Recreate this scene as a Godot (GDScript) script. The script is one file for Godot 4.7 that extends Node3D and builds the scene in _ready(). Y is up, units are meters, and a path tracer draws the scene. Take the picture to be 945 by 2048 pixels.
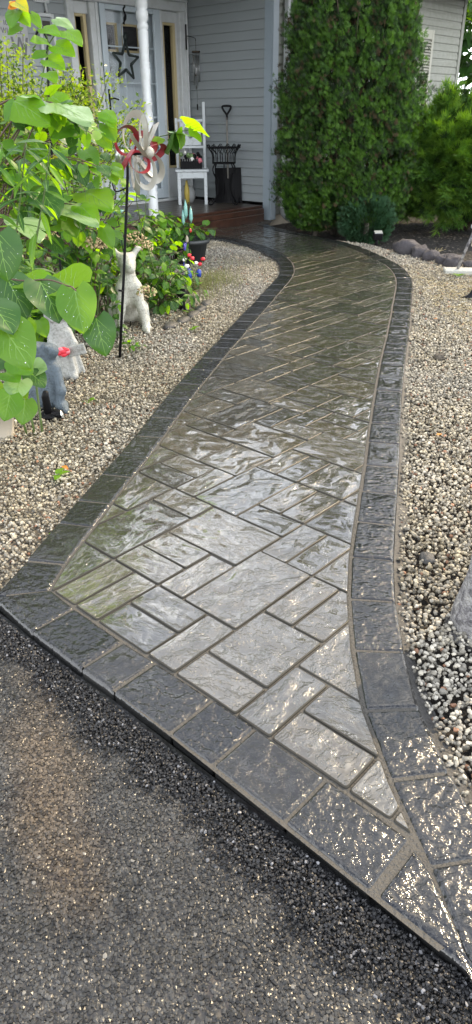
extends Node3D

# ------------------------------------------------------------------ frame of the place
# y is up, metres. The house and the paving grid share one pair of axes: UU runs along the house front, VV out of it.
const UU := Vector2(0.67866, -0.73445)
const VV := Vector2(0.73445, 0.67866)
const HOUSE_O := Vector3(0.491, 0.0, -10.181)
const MU := 0.1169
const MV := 0.1071
var rng := RandomNumberGenerator.new()
var swell := FastNoiseLite.new()
var M := {}
var house: Node3D
var body_poly := PackedVector2Array()
var left_in: Array[Vector2] = []
var right_in: Array[Vector2] = []
var left_out: Array[Vector2] = []
var right_out: Array[Vector2] = []
var gravel_left := PackedVector2Array()
var gravel_right := PackedVector2Array()

func _ready():
	rng.seed = 4711
	swell.seed = 3; swell.frequency = 1.0; swell.fractal_octaves = 2; swell.noise_type = FastNoiseLite.TYPE_SIMPLEX_SMOOTH
	setup_camera()
	setup_light()
	make_materials()
	make_outlines()
	build_ground()
	build_house()
	build_path()
	build_gravel()
	build_asphalt()
	build_arborvitae()
	build_far_trees()
	build_right_bed()
	build_left_plants()
	build_statues()
	build_spinner()
	build_left_ornaments()
	build_porch_things()
	build_small_things()

func setup_camera():
	var cam := Camera3D.new()
	cam.name = "camera"
	add_child(cam)
	cam.fov = 72.36
	cam.near = 0.05
	cam.far = 400.0
	var b := Basis(Vector3(1, 0, 0), deg_to_rad(-29.62)) * Basis(Vector3(0, 0, 1), deg_to_rad(-0.5))
	cam.transform = Transform3D(b, Vector3(0, 1.25, 0))
	cam.current = true

func setup_light():
	var we := WorldEnvironment.new()
	we.name = "daylight"
	var e := Environment.new()
	e.background_mode = Environment.BG_SKY
	var sky := Sky.new()
	var sm := ProceduralSkyMaterial.new()
	sm.sky_top_color = Color(0.46, 0.60, 0.84)
	sm.sky_horizon_color = Color(1.82, 1.85, 1.88)
	sm.sky_curve = 0.55
	sm.sky_energy_multiplier = 1.0
	sm.ground_bottom_color = Color(0.16, 0.15, 0.13)
	sm.ground_horizon_color = Color(0.4, 0.42, 0.4)
	sm.sun_angle_max = 55.0
	sm.sun_curve = 0.32
	# broken cumulus all round, as after a shower
	var cn := FastNoiseLite.new()
	cn.seed = 12; cn.frequency = 0.0055; cn.fractal_octaves = 5; cn.noise_type = FastNoiseLite.TYPE_SIMPLEX_SMOOTH
	var ct := NoiseTexture2D.new()
	ct.width = 1024; ct.height = 512; ct.seamless = true; ct.noise = cn
	var cg := Gradient.new()
	cg.offsets = PackedFloat32Array([0.0, 0.50, 0.62, 1.0])
	cg.colors = PackedColorArray([Color(1, 1, 1, 0), Color(1, 1, 1, 0), Color(1, 0.99, 0.97, 0.75), Color(1, 0.99, 0.96, 1.0)])
	ct.color_ramp = cg
	sm.sky_cover = ct
	sm.sky_cover_modulate = Color(1.55, 1.55, 1.55, 0.95)
	sky.sky_material = sm
	e.sky = sky
	e.background_energy_multiplier = 1.0
	e.tonemap_mode = Environment.TONE_MAPPER_LINEAR
	e.tonemap_exposure = 1.15
	e.sdfgi_enabled = true
	e.ssao_enabled = true
	e.ssil_enabled = true
	we.environment = e
	add_child(we)
	var sun := DirectionalLight3D.new()
	sun.name = "sun"
	sun.light_energy = 1.6
	sun.light_color = Color(1.0, 0.90, 0.74)
	sun.light_angular_distance = 0.6
	sun.shadow_enabled = true
	add_child(sun)
	# the sun stands beyond the house to the right: azimuth measured from straight ahead
	var az := deg_to_rad(46.0)
	var el := deg_to_rad(43.0)
	var to_sun := Vector3(sin(az) * cos(el), sin(el), -cos(az) * cos(el))
	sun.look_at_from_position(Vector3.ZERO, -to_sun, Vector3.UP)

# ------------------------------------------------------------------ naming helpers
var used_names := {}
func numbered(called: String, parent: Node) -> String:
	var key := str(parent.get_instance_id()) + "/" + called
	var n: int = used_names.get(key, 0)
	used_names[key] = n + 1
	return called if n == 0 else "%s_%03d" % [called, n]

func tag(o: Node, label := "", category := "", group := "", kind := "") -> Node:
	if label: o.set_meta("label", label)
	if category: o.set_meta("category", category)
	if group: o.set_meta("group", group)
	if kind: o.set_meta("kind", kind)
	return o

func thing(called: String, label: String, category: String, at := Vector3.ZERO, turn := 0.0, group := "") -> Node3D:
	var o := Node3D.new()
	o.name = numbered(called, self)
	add_child(o)
	o.position = at
	o.rotation.y = turn
	tag(o, label, category, group)
	return o

func part(parent: Node, called: String, mesh: Mesh, mat: Material = null, t := Transform3D()) -> MeshInstance3D:
	var mi := MeshInstance3D.new()
	mi.name = numbered(called, parent)
	mi.mesh = mesh
	if mat: mi.material_override = mat
	mi.transform = t
	parent.add_child(mi)
	return mi

func swarm(parent: Node, called: String, mesh: Mesh, mat: Material, ts: Array, cols: Array = []) -> MultiMeshInstance3D:
	var mm := MultiMesh.new()
	mm.transform_format = MultiMesh.TRANSFORM_3D
	mm.use_colors = not cols.is_empty()
	mm.mesh = mesh
	mm.instance_count = ts.size()
	for i in ts.size():
		mm.set_instance_transform(i, ts[i])
		if not cols.is_empty(): mm.set_instance_color(i, cols[i])
	var o := MultiMeshInstance3D.new()
	o.name = numbered(called, parent)
	o.multimesh = mm
	o.material_override = mat
	parent.add_child(o)
	o.set_meta("kind", "stuff")
	return o

func rf(a: float, b: float) -> float: return rng.randf_range(a, b)
func lin(r: float, g: float, b: float, a := 1.0) -> Color: return Color(r, g, b, a).linear_to_srgb()
func v3(p: Vector2, y: float) -> Vector3: return Vector3(p.x, y, p.y)
func hw(a: float, y: float, z: float) -> Vector3:   # house axes (along the front, up, out of the front) to the world
	return HOUSE_O + Vector3(UU.x * a + VV.x * z, y, UU.y * a + VV.y * z)
func grid_point(i: float, j: float) -> Vector2: return UU * (0.8906 + i * MU) + VV * (-0.5088 - j * MV)

# ------------------------------------------------------------------ mesh helpers (corners given counter-clockwise as seen from outside)
func new_st(smooth := false) -> SurfaceTool:
	var st := SurfaceTool.new()
	st.begin(Mesh.PRIMITIVE_TRIANGLES)
	st.set_smooth_group(0 if smooth else -1)
	return st

func tri(st: SurfaceTool, a: Vector3, b: Vector3, c: Vector3):
	st.add_vertex(a); st.add_vertex(c); st.add_vertex(b)

func quad(st: SurfaceTool, a: Vector3, b: Vector3, c: Vector3, d: Vector3):
	tri(st, a, b, c); tri(st, a, c, d)

func done(st: SurfaceTool) -> ArrayMesh:
	st.generate_normals()
	return st.commit()

func add_box(st: SurfaceTool, c: Vector3, s: Vector3, bev := 0.0, t := Transform3D()):
	var h := s * 0.5
	bev = minf(bev, minf(h.x, minf(h.y, h.z)) * 0.9)
	if bev <= 0.0:
		var q := []
		for k in 8: q.append(t * (c + Vector3(h.x if k & 1 else -h.x, h.y if k & 2 else -h.y, h.z if k & 4 else -h.z)))
		quad(st, q[4], q[5], q[7], q[6]); quad(st, q[1], q[0], q[2], q[3])
		quad(st, q[5], q[1], q[3], q[7]); quad(st, q[0], q[4], q[6], q[2])
		quad(st, q[6], q[7], q[3], q[2]); quad(st, q[0], q[1], q[5], q[4])
		return
	var p := func(sx, sy, sz, ax):
		var v := Vector3(sx * h.x, sy * h.y, sz * h.z)
		for k in 3:
			if k != ax: v[k] -= sign(v[k]) * bev
		return t * (c + v)
	for ax in 3:
		var u := (ax + 1) % 3
		var w := (ax + 2) % 3
		for s1 in [-1, 1]:
			var cs := []
			for o in ([[-1, -1], [1, -1], [1, 1], [-1, 1]] if s1 > 0 else [[-1, -1], [-1, 1], [1, 1], [1, -1]]):
				var sg := [0, 0, 0]
				sg[ax] = s1; sg[u] = o[0]; sg[w] = o[1]
				cs.append(p.call(sg[0], sg[1], sg[2], ax))
			quad(st, cs[0], cs[1], cs[2], cs[3])
	for ax in 3:
		var u := (ax + 1) % 3
		var w := (ax + 2) % 3
		for s1 in [-1, 1]:
			for s2 in [-1, 1]:
				var cs := []
				for o in [[-1, u], [1, u], [1, w], [-1, w]]:
					var sg := [0, 0, 0]
					sg[ax] = o[0]; sg[u] = s1; sg[w] = s2
					cs.append(p.call(sg[0], sg[1], sg[2], o[1]))
				if s1 * s2 > 0: quad(st, cs[3], cs[2], cs[1], cs[0])
				else: quad(st, cs[0], cs[1], cs[2], cs[3])
	for k in 8:
		var sx := 1 if k & 1 else -1
		var sy := 1 if k & 2 else -1
		var sz := 1 if k & 4 else -1
		var a: Vector3 = p.call(sx, sy, sz, 0)
		var b: Vector3 = p.call(sx, sy, sz, 1)
		var d: Vector3 = p.call(sx, sy, sz, 2)
		if sx * sy * sz > 0: tri(st, a, b, d)
		else: tri(st, a, d, b)

func box_mesh(s: Vector3, bev := 0.0, c := Vector3.ZERO, t := Transform3D()) -> ArrayMesh:
	var st := new_st()
	add_box(st, c, s, bev, t)
	return done(st)

func add_tube(st: SurfaceTool, pts: Array, radii: Array, sides := 6, caps := true):
	var n := pts.size()
	var rings := []
	var ref := Vector3.UP
	var d0: Vector3 = (pts[1] - pts[0]).normalized()
	if absf(d0.dot(ref)) > 0.9: ref = Vector3.RIGHT
	var side := d0.cross(ref).normalized()
	for i in n:
		var d: Vector3 = (pts[mini(i + 1, n - 1)] - pts[maxi(i - 1, 0)]).normalized()
		side = (side - d * side.dot(d)).normalized()
		var up := side.cross(d)
		var ring := []
		var r: float = radii[mini(i, radii.size() - 1)]
		for k in sides:
			var a := TAU * k / sides
			ring.append(pts[i] + (side * cos(a) + up * sin(a)) * r)
		rings.append(ring)
	for i in n - 1:
		for k in sides:
			var k2 := (k + 1) % sides
			quad(st, rings[i][k], rings[i][k2], rings[i + 1][k2], rings[i + 1][k]) if false else quad(st, rings[i][k2], rings[i][k], rings[i + 1][k], rings[i + 1][k2])
	if caps:
		for k in range(1, sides - 1):
			tri(st, rings[0][0], rings[0][k], rings[0][k + 1])
			tri(st, rings[n - 1][0], rings[n - 1][k + 1], rings[n - 1][k])

func tube_mesh(pts: Array, radii: Array, sides := 6, caps := true) -> ArrayMesh:
	var st := new_st(true)
	add_tube(st, pts, radii, sides, caps)
	return done(st)

func curve(pts: Array, per := 4) -> Array:   # Catmull-Rom through points
	var out := []
	for i in pts.size() - 1:
		var a = pts[maxi(i - 1, 0)]; var b = pts[i]; var c = pts[i + 1]; var d = pts[mini(i + 2, pts.size() - 1)]
		for k in per:
			out.append(b.cubic_interpolate(c, a, d, float(k) / per))
	out.append(pts[-1])
	return out

func add_lathe(st: SurfaceTool, prof: Array, sides := 16, t := Transform3D()):   # prof: Vector2(radius, height) from the bottom up
	for i in prof.size() - 1:
		for k in sides:
			var a0 := TAU * k / sides
			var a1 := TAU * (k + 1) / sides
			var p := func(pr: Vector2, a: float): return t * Vector3(pr.x * cos(a), pr.y, -pr.x * sin(a))
			var A: Vector3 = p.call(prof[i], a0); var B: Vector3 = p.call(prof[i], a1)
			var C: Vector3 = p.call(prof[i + 1], a1); var D: Vector3 = p.call(prof[i + 1], a0)
			if prof[i].x > 1e-5: tri(st, A, B, C)
			if prof[i + 1].x > 1e-5: tri(st, A, C, D)

func lathe_mesh(prof: Array, sides := 16, smooth := true) -> ArrayMesh:
	var st := new_st(smooth)
	add_lathe(st, prof, sides)
	return done(st)

func lump_mesh(n_lat: int, n_lon: int, rough: float, seed_: int, squash := Vector3.ONE, smooth := true) -> ArrayMesh:   # a stone
	var r := RandomNumberGenerator.new()
	r.seed = seed_
	var ns := FastNoiseLite.new()
	ns.seed = seed_; ns.frequency = 0.9; ns.noise_type = FastNoiseLite.TYPE_SIMPLEX
	var st := new_st(smooth)
	var P := func(i: int, k: int) -> Vector3:
		var th := PI * i / n_lat
		var ph := TAU * (k % n_lon) / n_lon
		var d := Vector3(sin(th) * cos(ph), cos(th), -sin(th) * sin(ph))
		var q := Vector3(signf(d.x) * pow(absf(d.x), 0.8), signf(d.y) * pow(absf(d.y), 0.8), signf(d.z) * pow(absf(d.z), 0.8))
		return q * (1.0 + rough * ns.get_noise_3dv(d * 1.6)) * squash
	for i in n_lat:
		for k in n_lon:
			var a: Vector3 = P.call(i, k); var b: Vector3 = P.call(i + 1, k); var c: Vector3 = P.call(i + 1, k + 1); var d2: Vector3 = P.call(i, k + 1)
			if i < n_lat - 1: tri(st, a, b, c)
			if i > 0: tri(st, a, c, d2)
	return done(st)

func smooth_poly(poly: PackedVector2Array, step: float, wob: float) -> PackedVector2Array:   # outline resampled with slightly worn corners
	var out := PackedVector2Array()
	var n := poly.size()
	for i in n:
		var a := poly[i]; var b := poly[(i + 1) % n]; var z := poly[(i + n - 1) % n]
		var la := a.distance_to(z); var lb := a.distance_to(b)
		var cr := minf(0.008, minf(la, lb) * 0.3)
		out.append(a + (z - a).normalized() * cr)
		out.append(a + ((z - a).normalized() + (b - a).normalized()) * cr * 0.28)
		out.append(a + (b - a).normalized() * cr)
		var m := int(lb / step)
		for k in range(1, m):
			var q := a.lerp(b, float(k) / m)
			var nn := (b - a).normalized().orthogonal()
			out.append(q + nn * rf(-wob, wob))
	return out

func inset(poly: PackedVector2Array, d: float) -> PackedVector2Array:   # each corner moved inwards (outline counter-clockwise in x,z seen as x right, z down => sign found from its area)
	var n := poly.size()
	var area := 0.0
	for i in n: area += poly[i].cross(poly[(i + 1) % n])
	var s := signf(area)
	var out := PackedVector2Array()
	for i in n:
		var e0 := (poly[i] - poly[(i + n - 1) % n]).normalized()
		var e1 := (poly[(i + 1) % n] - poly[i]).normalized()
		var n0 := Vector2(-e0.y, e0.x) * s
		var n1 := Vector2(-e1.y, e1.x) * s
		var m := n0 + n1
		if m.length() < 0.2: m = n1
		else: m = m / maxf(m.length_squared() * 0.5, 0.5)
		out.append(poly[i] + m * d)
	return out

func slab_mesh(poly: PackedVector2Array, depth: float, long_dir: Vector2, tilt: Vector2, soft := 1.0, bumpy := 0.0012) -> ArrayMesh:
	# a paver: worn rounded edge, flat top at y = 0 (plus a slight tilt), uv along its long side in metres with an offset of its own
	var area := 0.0
	var cen := Vector2.ZERO
	for i in poly.size():
		area += poly[i].cross(poly[(i + 1) % poly.size()])
		cen += poly[i]
	cen /= poly.size()
	if area > 0: poly.reverse()   # so that walking along it the inside lies to the right seen with x right, z towards us
	var steps := [[0.0, -depth], [0.0, -0.0075 * soft], [0.0012 * soft, -0.0035 * soft], [0.0032 * soft, -0.0012 * soft], [0.0065 * soft, 0.0]]
	var rings := []
	for s in steps: rings.append(inset(poly, s[0]))
	var last := PackedVector2Array()
	for q in rings[-1]: last.append(q + (cen - q).limit_length(0.0012))
	rings.append(last)
	steps.append([0.0, 0.0004])
	var st := new_st(true)
	var off := Vector2(rng.randf(), rng.randf())
	var ld := long_dir.normalized()
	var cd := Vector2(-ld.y, ld.x)
	var n := poly.size()
	var outw := PackedVector2Array()
	for i in n:
		var e := (poly[(i + 1) % n] - poly[(i + n - 1) % n]).normalized()
		outw.append(Vector2(e.y, -e.x) if (Vector2(e.y, -e.x)).dot(poly[i] - cen) > 0.0 else Vector2(-e.y, e.x))
	var lean := [0.0, 0.45, 0.75, 0.93, 0.995, 1.0]
	var fwd := func(a: Vector2, b: Vector2, c: Vector2) -> bool: return (b - a).cross(c - a) > 0.0
	var put := func(q: Vector2, y: float, i: int, k: int):
		var r := q - cen
		var up: float = lean[k]
		var o := outw[i] * sqrt(maxf(0.0, 1.0 - up * up))
		st.set_normal(Vector3(o.x - tilt.x * up, up, o.y - tilt.y * up).normalized())
		st.set_uv(Vector2(r.dot(ld), r.dot(cd)) + off)
		st.add_vertex(Vector3(q.x, y + r.dot(tilt), q.y))
	for k in rings.size() - 1:
		for i in n:
			var j := (i + 1) % n
			var y0: float = steps[k][1]; var y1: float = steps[k + 1][1]
			if k == 0 or fwd.call(rings[k][i], rings[k + 1][j], rings[k][j]):
				put.call(rings[k][i], y0, i, k); put.call(rings[k + 1][j], y1, j, k + 1); put.call(rings[k][j], y0, j, k)
			if k == 0 or fwd.call(rings[k][i], rings[k + 1][i], rings[k + 1][j]):
				put.call(rings[k][i], y0, i, k); put.call(rings[k + 1][i], y1, i, k + 1); put.call(rings[k + 1][j], y1, j, k + 1)
	st.generate_tangents()
	var me := st.commit()
	# the top: gently hollowed and swelling, as split stone is
	var sw := new_st(true)
	var sh := off * 40.0
	var H := func(q: Vector2) -> float:
		var r := q - cen
		var p := Vector2(r.dot(ld) * 0.55, r.dot(cd)) + sh
		return bumpy * (swell.get_noise_2dv(p * 11.0) + 0.55 * swell.get_noise_2dv(p * 27.0 + Vector2(9, 4)))
	var yt: float = steps[-1][1]
	var put2 := func(q: Vector2, fade: float):
		var r := q - cen
		var e := 0.004
		var h0: float = H.call(q)
		var gx: float = (H.call(q + Vector2(e, 0)) - h0) / e * fade + tilt.x
		var gz: float = (H.call(q + Vector2(0, e)) - h0) / e * fade + tilt.y
		sw.set_normal(Vector3(-gx, 1.0, -gz).normalized())
		sw.set_uv(Vector2(r.dot(ld), r.dot(cd)) + off)
		sw.add_vertex(Vector3(q.x, yt + h0 * fade + r.dot(tilt), q.y))
	var top: PackedVector2Array = rings[-1]
	var fr := [1.0, 0.86, 0.68, 0.5, 0.32, 0.15, 0.0]
	for k in fr.size() - 1:
		var f0: float = fr[k]; var f1: float = fr[k + 1]
		var d0 := 0.0 if k == 0 else 1.0
		for i in n:
			var j := (i + 1) % n
			if not fwd.call(top[i], cen, top[j]): continue
			var A := cen.lerp(top[i], f0); var B := cen.lerp(top[j], f0); var C := cen.lerp(top[j], f1); var D := cen.lerp(top[i], f1)
			put2.call(A, d0); put2.call(C, 1.0); put2.call(B, d0)
			if f1 > 0.0: put2.call(A, d0); put2.call(D, 1.0); put2.call(C, 1.0)
	sw.generate_tangents()
	return sw.commit(me)

func sheet(poly: PackedVector2Array, y: float, uvs := 1.0) -> ArrayMesh:
	var st := new_st()
	var idx := Geometry2D.triangulate_polygon(poly)
	for t in range(0, idx.size(), 3):
		var a := poly[idx[t]]; var b := poly[idx[t + 1]]; var c := poly[idx[t + 2]]
		if (b - a).cross(c - a) < 0: var sw := b; b = c; c = sw
		for q in [a, b, c]:
			st.set_normal(Vector3.UP); st.set_uv(q * uvs); st.add_vertex(Vector3(q.x, y, q.y))
	return st.commit()

# ------------------------------------------------------------------ bodies: smooth union of tapered capsules meshed as surface nets
func figure_mesh(bones: Array, k: float, cell: float) -> ArrayMesh:
	var lo := Vector3(1e9, 1e9, 1e9)
	var hi := -lo
	for b in bones:
		var m: float = maxf(b[2], b[3]) + k + cell * 2.0
		lo = lo.min(b[0] - Vector3.ONE * m).min(b[1] - Vector3.ONE * m)
		hi = hi.max(b[0] + Vector3.ONE * m).max(b[1] + Vector3.ONE * m)
	var nx := int((hi.x - lo.x) / cell) + 2
	var ny := int((hi.y - lo.y) / cell) + 2
	var nz := int((hi.z - lo.z) / cell) + 2
	var f := PackedFloat32Array()
	f.resize(nx * ny * nz)
	f.fill(1.0)
	for b in bones:
		var A: Vector3 = b[0]; var B: Vector3 = b[1]; var ra: float = b[2]; var rb: float = b[3]
		var m: float = maxf(ra, rb) + k + cell * 2.0
		var l: Vector3 = A.min(B) - Vector3.ONE * m
		var h: Vector3 = A.max(B) + Vector3.ONE * m
		var ab := B - A
		var dd := maxf(ab.length_squared(), 1e-9)
		for z in range(maxi(0, int((l.z - lo.z) / cell)), mini(nz, int((h.z - lo.z) / cell) + 2)):
			for y in range(maxi(0, int((l.y - lo.y) / cell)), mini(ny, int((h.y - lo.y) / cell) + 2)):
				for x in range(maxi(0, int((l.x - lo.x) / cell)), mini(nx, int((h.x - lo.x) / cell) + 2)):
					var p := lo + Vector3(x, y, z) * cell
					var t := clampf((p - A).dot(ab) / dd, 0.0, 1.0)
					var d := p.distance_to(A + ab * t) - lerpf(ra, rb, t)
					var at := (z * ny + y) * nx + x
					var o := f[at]
					var q := maxf(k - absf(o - d), 0.0) / k
					f[at] = minf(o, d) - q * q * k * 0.25
	var vid := PackedInt32Array()
	vid.resize(nx * ny * nz)
	vid.fill(-1)
	var V := PackedVector3Array()
	var N := PackedVector3Array()
	for z in nz - 1:
		for y in ny - 1:
			for x in nx - 1:
				var base := (z * ny + y) * nx + x
				var g := [f[base], f[base + 1], f[base + nx], f[base + nx + 1], f[base + nx * ny], f[base + nx * ny + 1], f[base + nx * ny + nx], f[base + nx * ny + nx + 1]]
				var inside := 0
				for q in g: inside += 1 if q < 0.0 else 0
				if inside == 0 or inside == 8: continue
				var acc := Vector3.ZERO
				var cnt := 0
				for e in [[0, 1], [2, 3], [4, 5], [6, 7], [0, 2], [1, 3], [4, 6], [5, 7], [0, 4], [1, 5], [2, 6], [3, 7]]:
					var ga: float = g[e[0]]; var gb: float = g[e[1]]
					if (ga < 0.0) != (gb < 0.0):
						var t := ga / (ga - gb)
						var pa := Vector3(e[0] & 1, (e[0] >> 1) & 1, e[0] >> 2)
						var pb := Vector3(e[1] & 1, (e[1] >> 1) & 1, e[1] >> 2)
						acc += pa.lerp(pb, t); cnt += 1
				vid[base] = V.size()
				V.append(lo + (Vector3(x, y, z) + acc / cnt) * cell)
				N.append(Vector3(g[1] + g[3] + g[5] + g[7] - g[0] - g[2] - g[4] - g[6], g[2] + g[3] + g[6] + g[7] - g[0] - g[1] - g[4] - g[5], g[4] + g[5] + g[6] + g[7] - g[0] - g[1] - g[2] - g[3]).normalized())
	var I := PackedInt32Array()
	var stride := [1, nx, nx * ny]
	for z in range(1, nz - 1):
		for y in range(1, ny - 1):
			for x in range(1, nx - 1):
				var base := (z * ny + y) * nx + x
				for ax in 3:
					var o: int = base + stride[ax]
					var fa := f[base] < 0.0
					if fa == (f[o] < 0.0): continue
					var u: int = stride[(ax + 1) % 3]; var w: int = stride[(ax + 2) % 3]
					var a := vid[base]; var b2 := vid[base - u]; var c := vid[base - u - w]; var d := vid[base - w]
					if a < 0 or b2 < 0 or c < 0 or d < 0: continue
					if fa: I.append_array([a, c, b2, a, d, c])
					else: I.append_array([a, b2, c, a, c, d])
	var arr := []
	arr.resize(Mesh.ARRAY_MAX)
	arr[Mesh.ARRAY_VERTEX] = V; arr[Mesh.ARRAY_NORMAL] = N; arr[Mesh.ARRAY_INDEX] = I
	var me := ArrayMesh.new()
	me.add_surface_from_arrays(Mesh.PRIMITIVE_TRIANGLES, arr)
	return me

# ------------------------------------------------------------------ materials
func noise_tex(size: int, seed_: int, freq: float, kind: int, ramp: Array, fractal := FastNoiseLite.FRACTAL_FBM, octaves := 5, warp := 0.0) -> NoiseTexture2D:
	var n := FastNoiseLite.new()
	n.seed = seed_; n.frequency = freq; n.noise_type = kind; n.fractal_type = fractal; n.fractal_octaves = octaves
	if warp > 0.0:
		n.domain_warp_enabled = true; n.domain_warp_amplitude = warp; n.domain_warp_frequency = freq * 1.3; n.domain_warp_fractal_octaves = 3
	var t := NoiseTexture2D.new()
	t.width = size; t.height = size; t.seamless = true; t.seamless_blend_skirt = 0.2; t.noise = n; t.normalize = true
	if ramp:
		var g := Gradient.new()
		var offs := PackedFloat32Array(); var cols := PackedColorArray()
		for r in ramp:
			offs.append(r[0]); cols.append(r[1] if r[1] is Color else Color(r[1], r[1], r[1]))
		g.offsets = offs; g.colors = cols
		t.color_ramp = g
	return t

func mat(called: String, c: Color, rough := 0.7, metal := 0.0) -> StandardMaterial3D:
	var m := StandardMaterial3D.new()
	m.resource_name = called
	m.albedo_color = c
	m.roughness = rough
	m.metallic = metal
	M[called] = m
	return m

func relief(m: StandardMaterial3D, t: Texture2D, cm: float, scale: float, world := true):
	m.heightmap_enabled = true
	m.heightmap_texture = t
	m.heightmap_scale = cm
	m.uv1_triplanar = true
	m.uv1_world_triplanar = world
	m.uv1_scale = Vector3.ONE * scale

func leaf_mat(called: String, c: Color, thru: Color, rough := 0.38):
	var m := mat(called, c, rough)
	m.backlight_enabled = true
	m.backlight = thru
	m.metallic_specular = 0.36
	return m

func make_materials():
	var S := FastNoiseLite.TYPE_SIMPLEX_SMOOTH
	# cleft slate: flat wet hollows, steep little steps, rougher tops
	var slate_ramp := [[0.0, 0.18], [0.28, 0.22], [0.34, 0.25], [0.37, 0.40], [0.50, 0.45], [0.53, 0.60], [0.66, 0.65], [0.69, 0.78], [0.82, 0.83], [0.86, 0.95], [1.0, 1.0]]
	var slate := noise_tex(1024, 11, 0.007, S, slate_ramp, FastNoiseLite.FRACTAL_FBM, 3, 55.0)
	var slate_b := noise_tex(1024, 29, 0.008, S, slate_ramp, FastNoiseLite.FRACTAL_FBM, 4, 45.0)
	var slate_r := noise_tex(1024, 51, 0.010, S, [[0.0, 0.03], [0.45, 0.05], [0.6, 0.12], [1.0, 0.30]], FastNoiseLite.FRACTAL_FBM, 4)
	var pits := noise_tex(1024, 5, 0.02, S, [[0.0, 0.2], [0.42, 0.42], [0.5, 0.55], [0.62, 0.85], [1.0, 1.0]], FastNoiseLite.FRACTAL_FBM, 5, 20.0)
	var lumps := noise_tex(1024, 6, 0.013, S, [[0.0, 0.1], [0.36, 0.3], [0.46, 0.5], [0.6, 0.62], [0.68, 0.82], [1.0, 1.0]], FastNoiseLite.FRACTAL_FBM, 3, 25.0)
	var grain := noise_tex(512, 77, 0.06, FastNoiseLite.TYPE_VALUE, [], FastNoiseLite.FRACTAL_FBM, 3)
	var soft := noise_tex(512, 8, 0.012, S, [], FastNoiseLite.FRACTAL_FBM, 4)
	var stain := noise_tex(512, 17, 0.012, S, [[0.0, lin(0.62, 0.6, 0.55)], [0.4, lin(0.9, 0.9, 0.88)], [0.6, lin(1, 1, 1)], [1.0, lin(1, 0.97, 0.9)]])
	var k := 0
	var tones := [lin(0.054, 0.050, 0.038), lin(0.070, 0.064, 0.049), lin(0.042, 0.040, 0.033), lin(0.066, 0.058, 0.041), lin(0.080, 0.073, 0.057), lin(0.049, 0.047, 0.038)]
	for c in tones:
		var m := mat("paver_%d" % k, c, 1.0)
		m.roughness_texture = slate_r
		m.albedo_texture = stain
		m.heightmap_enabled = true
		m.heightmap_texture = slate if k % 3 != 1 else slate_b
		m.heightmap_scale = 1.5
		m.uv1_scale = Vector3(1.0, 2.0, 1) if k % 2 == 0 else Vector3(1.3, 1.7, 1)
		m.metallic_specular = 0.71
		m.clearcoat_enabled = true; m.clearcoat = 1.0; m.clearcoat_roughness = 0.05
		k += 1
	k = 0
	for c in [lin(0.014, 0.0143, 0.0138), lin(0.019, 0.019, 0.018), lin(0.011, 0.0113, 0.0113)]:
		var m := mat("border_%d" % k, c, 0.11)
		m.heightmap_enabled = true
		m.heightmap_texture = lumps if k != 1 else slate_b
		m.heightmap_scale = 0.28
		m.uv1_scale = Vector3(2.4, 2.8, 1)
		m.metallic_specular = 0.56
		k += 1
	mat("paver_edge", lin(0.034, 0.032, 0.026), 0.22).metallic_specular = 0.25
	var js := mat("joint_sand", lin(0.058, 0.054, 0.046), 0.75)
	relief(js, grain, 0.5, 6.0)
	var rs := mat("restraint", lin(0.036, 0.035, 0.033), 0.6)
	relief(rs, grain, 0.6, 5.0)
	var so := mat("soil", Color.WHITE, 0.9)
	so.albedo_texture = noise_tex(512, 3, 0.02, S, [[0.0, lin(0.008, 0.006, 0.004)], [0.5, lin(0.016, 0.012, 0.008)], [1.0, lin(0.036, 0.028, 0.018)]])
	relief(so, pits, 3.0, 1.4)
	var gb := mat("gravel_bed", lin(0.13, 0.115, 0.09), 0.85)
	relief(gb, pits, 2.0, 3.0)
	var asph := mat("asphalt", Color.WHITE, 0.5)
	asph.vertex_color_use_as_albedo = true
	relief(asph, noise_tex(1024, 91, 0.05, FastNoiseLite.TYPE_CELLULAR, [], FastNoiseLite.FRACTAL_NONE), 0.25, 1.6)
	for e in [["stone", 0.55], ["asphalt_stone", 0.3], ["crumb", 0.40]]:
		var m := mat(e[0], Color.WHITE, e[1])
		m.metallic_specular = 0.4
		m.vertex_color_use_as_albedo = true
	# house
	var sid := mat("siding", lin(0.268, 0.292, 0.300), 0.55)
	relief(sid, noise_tex(512, 41, 0.03, FastNoiseLite.TYPE_VALUE, []), 0.12, 2.0)
	var sid2 := mat("siding_weathered", lin(0.26, 0.265, 0.235), 0.55)
	sid2.albedo_texture = noise_tex(512, 44, 0.01, S, [[0.0, lin(0.7, 0.72, 0.66)], [1.0, lin(1, 1, 1)]])
	relief(sid2, noise_tex(512, 41, 0.03, FastNoiseLite.TYPE_VALUE, []), 0.12, 2.0)
	var tr := mat("trim", lin(0.52, 0.54, 0.545), 0.45)
	tr.albedo_texture = noise_tex(512, 47, 0.015, S, [[0.0, lin(0.78, 0.78, 0.74)], [0.45, lin(1, 1, 1)], [1.0, lin(1, 1, 1)]])
	tr.uv1_triplanar = true; tr.uv1_world_triplanar = true
	mat("door_paint", lin(0.45, 0.51, 0.55), 0.4)
	mat("corner_trim", lin(0.29, 0.34, 0.38), 0.45)
	mat("jamb_wood", lin(0.45, 0.37, 0.2), 0.5)
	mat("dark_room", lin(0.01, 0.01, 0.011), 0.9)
	mat("room_wall", lin(0.06, 0.055, 0.05), 0.9)
	var gl := mat("glass", Color(0.08, 0.09, 0.1, 0.04), 0.02)
	gl.metallic_specular = 0.25
	gl.transparency = BaseMaterial3D.TRANSPARENCY_ALPHA
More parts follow.
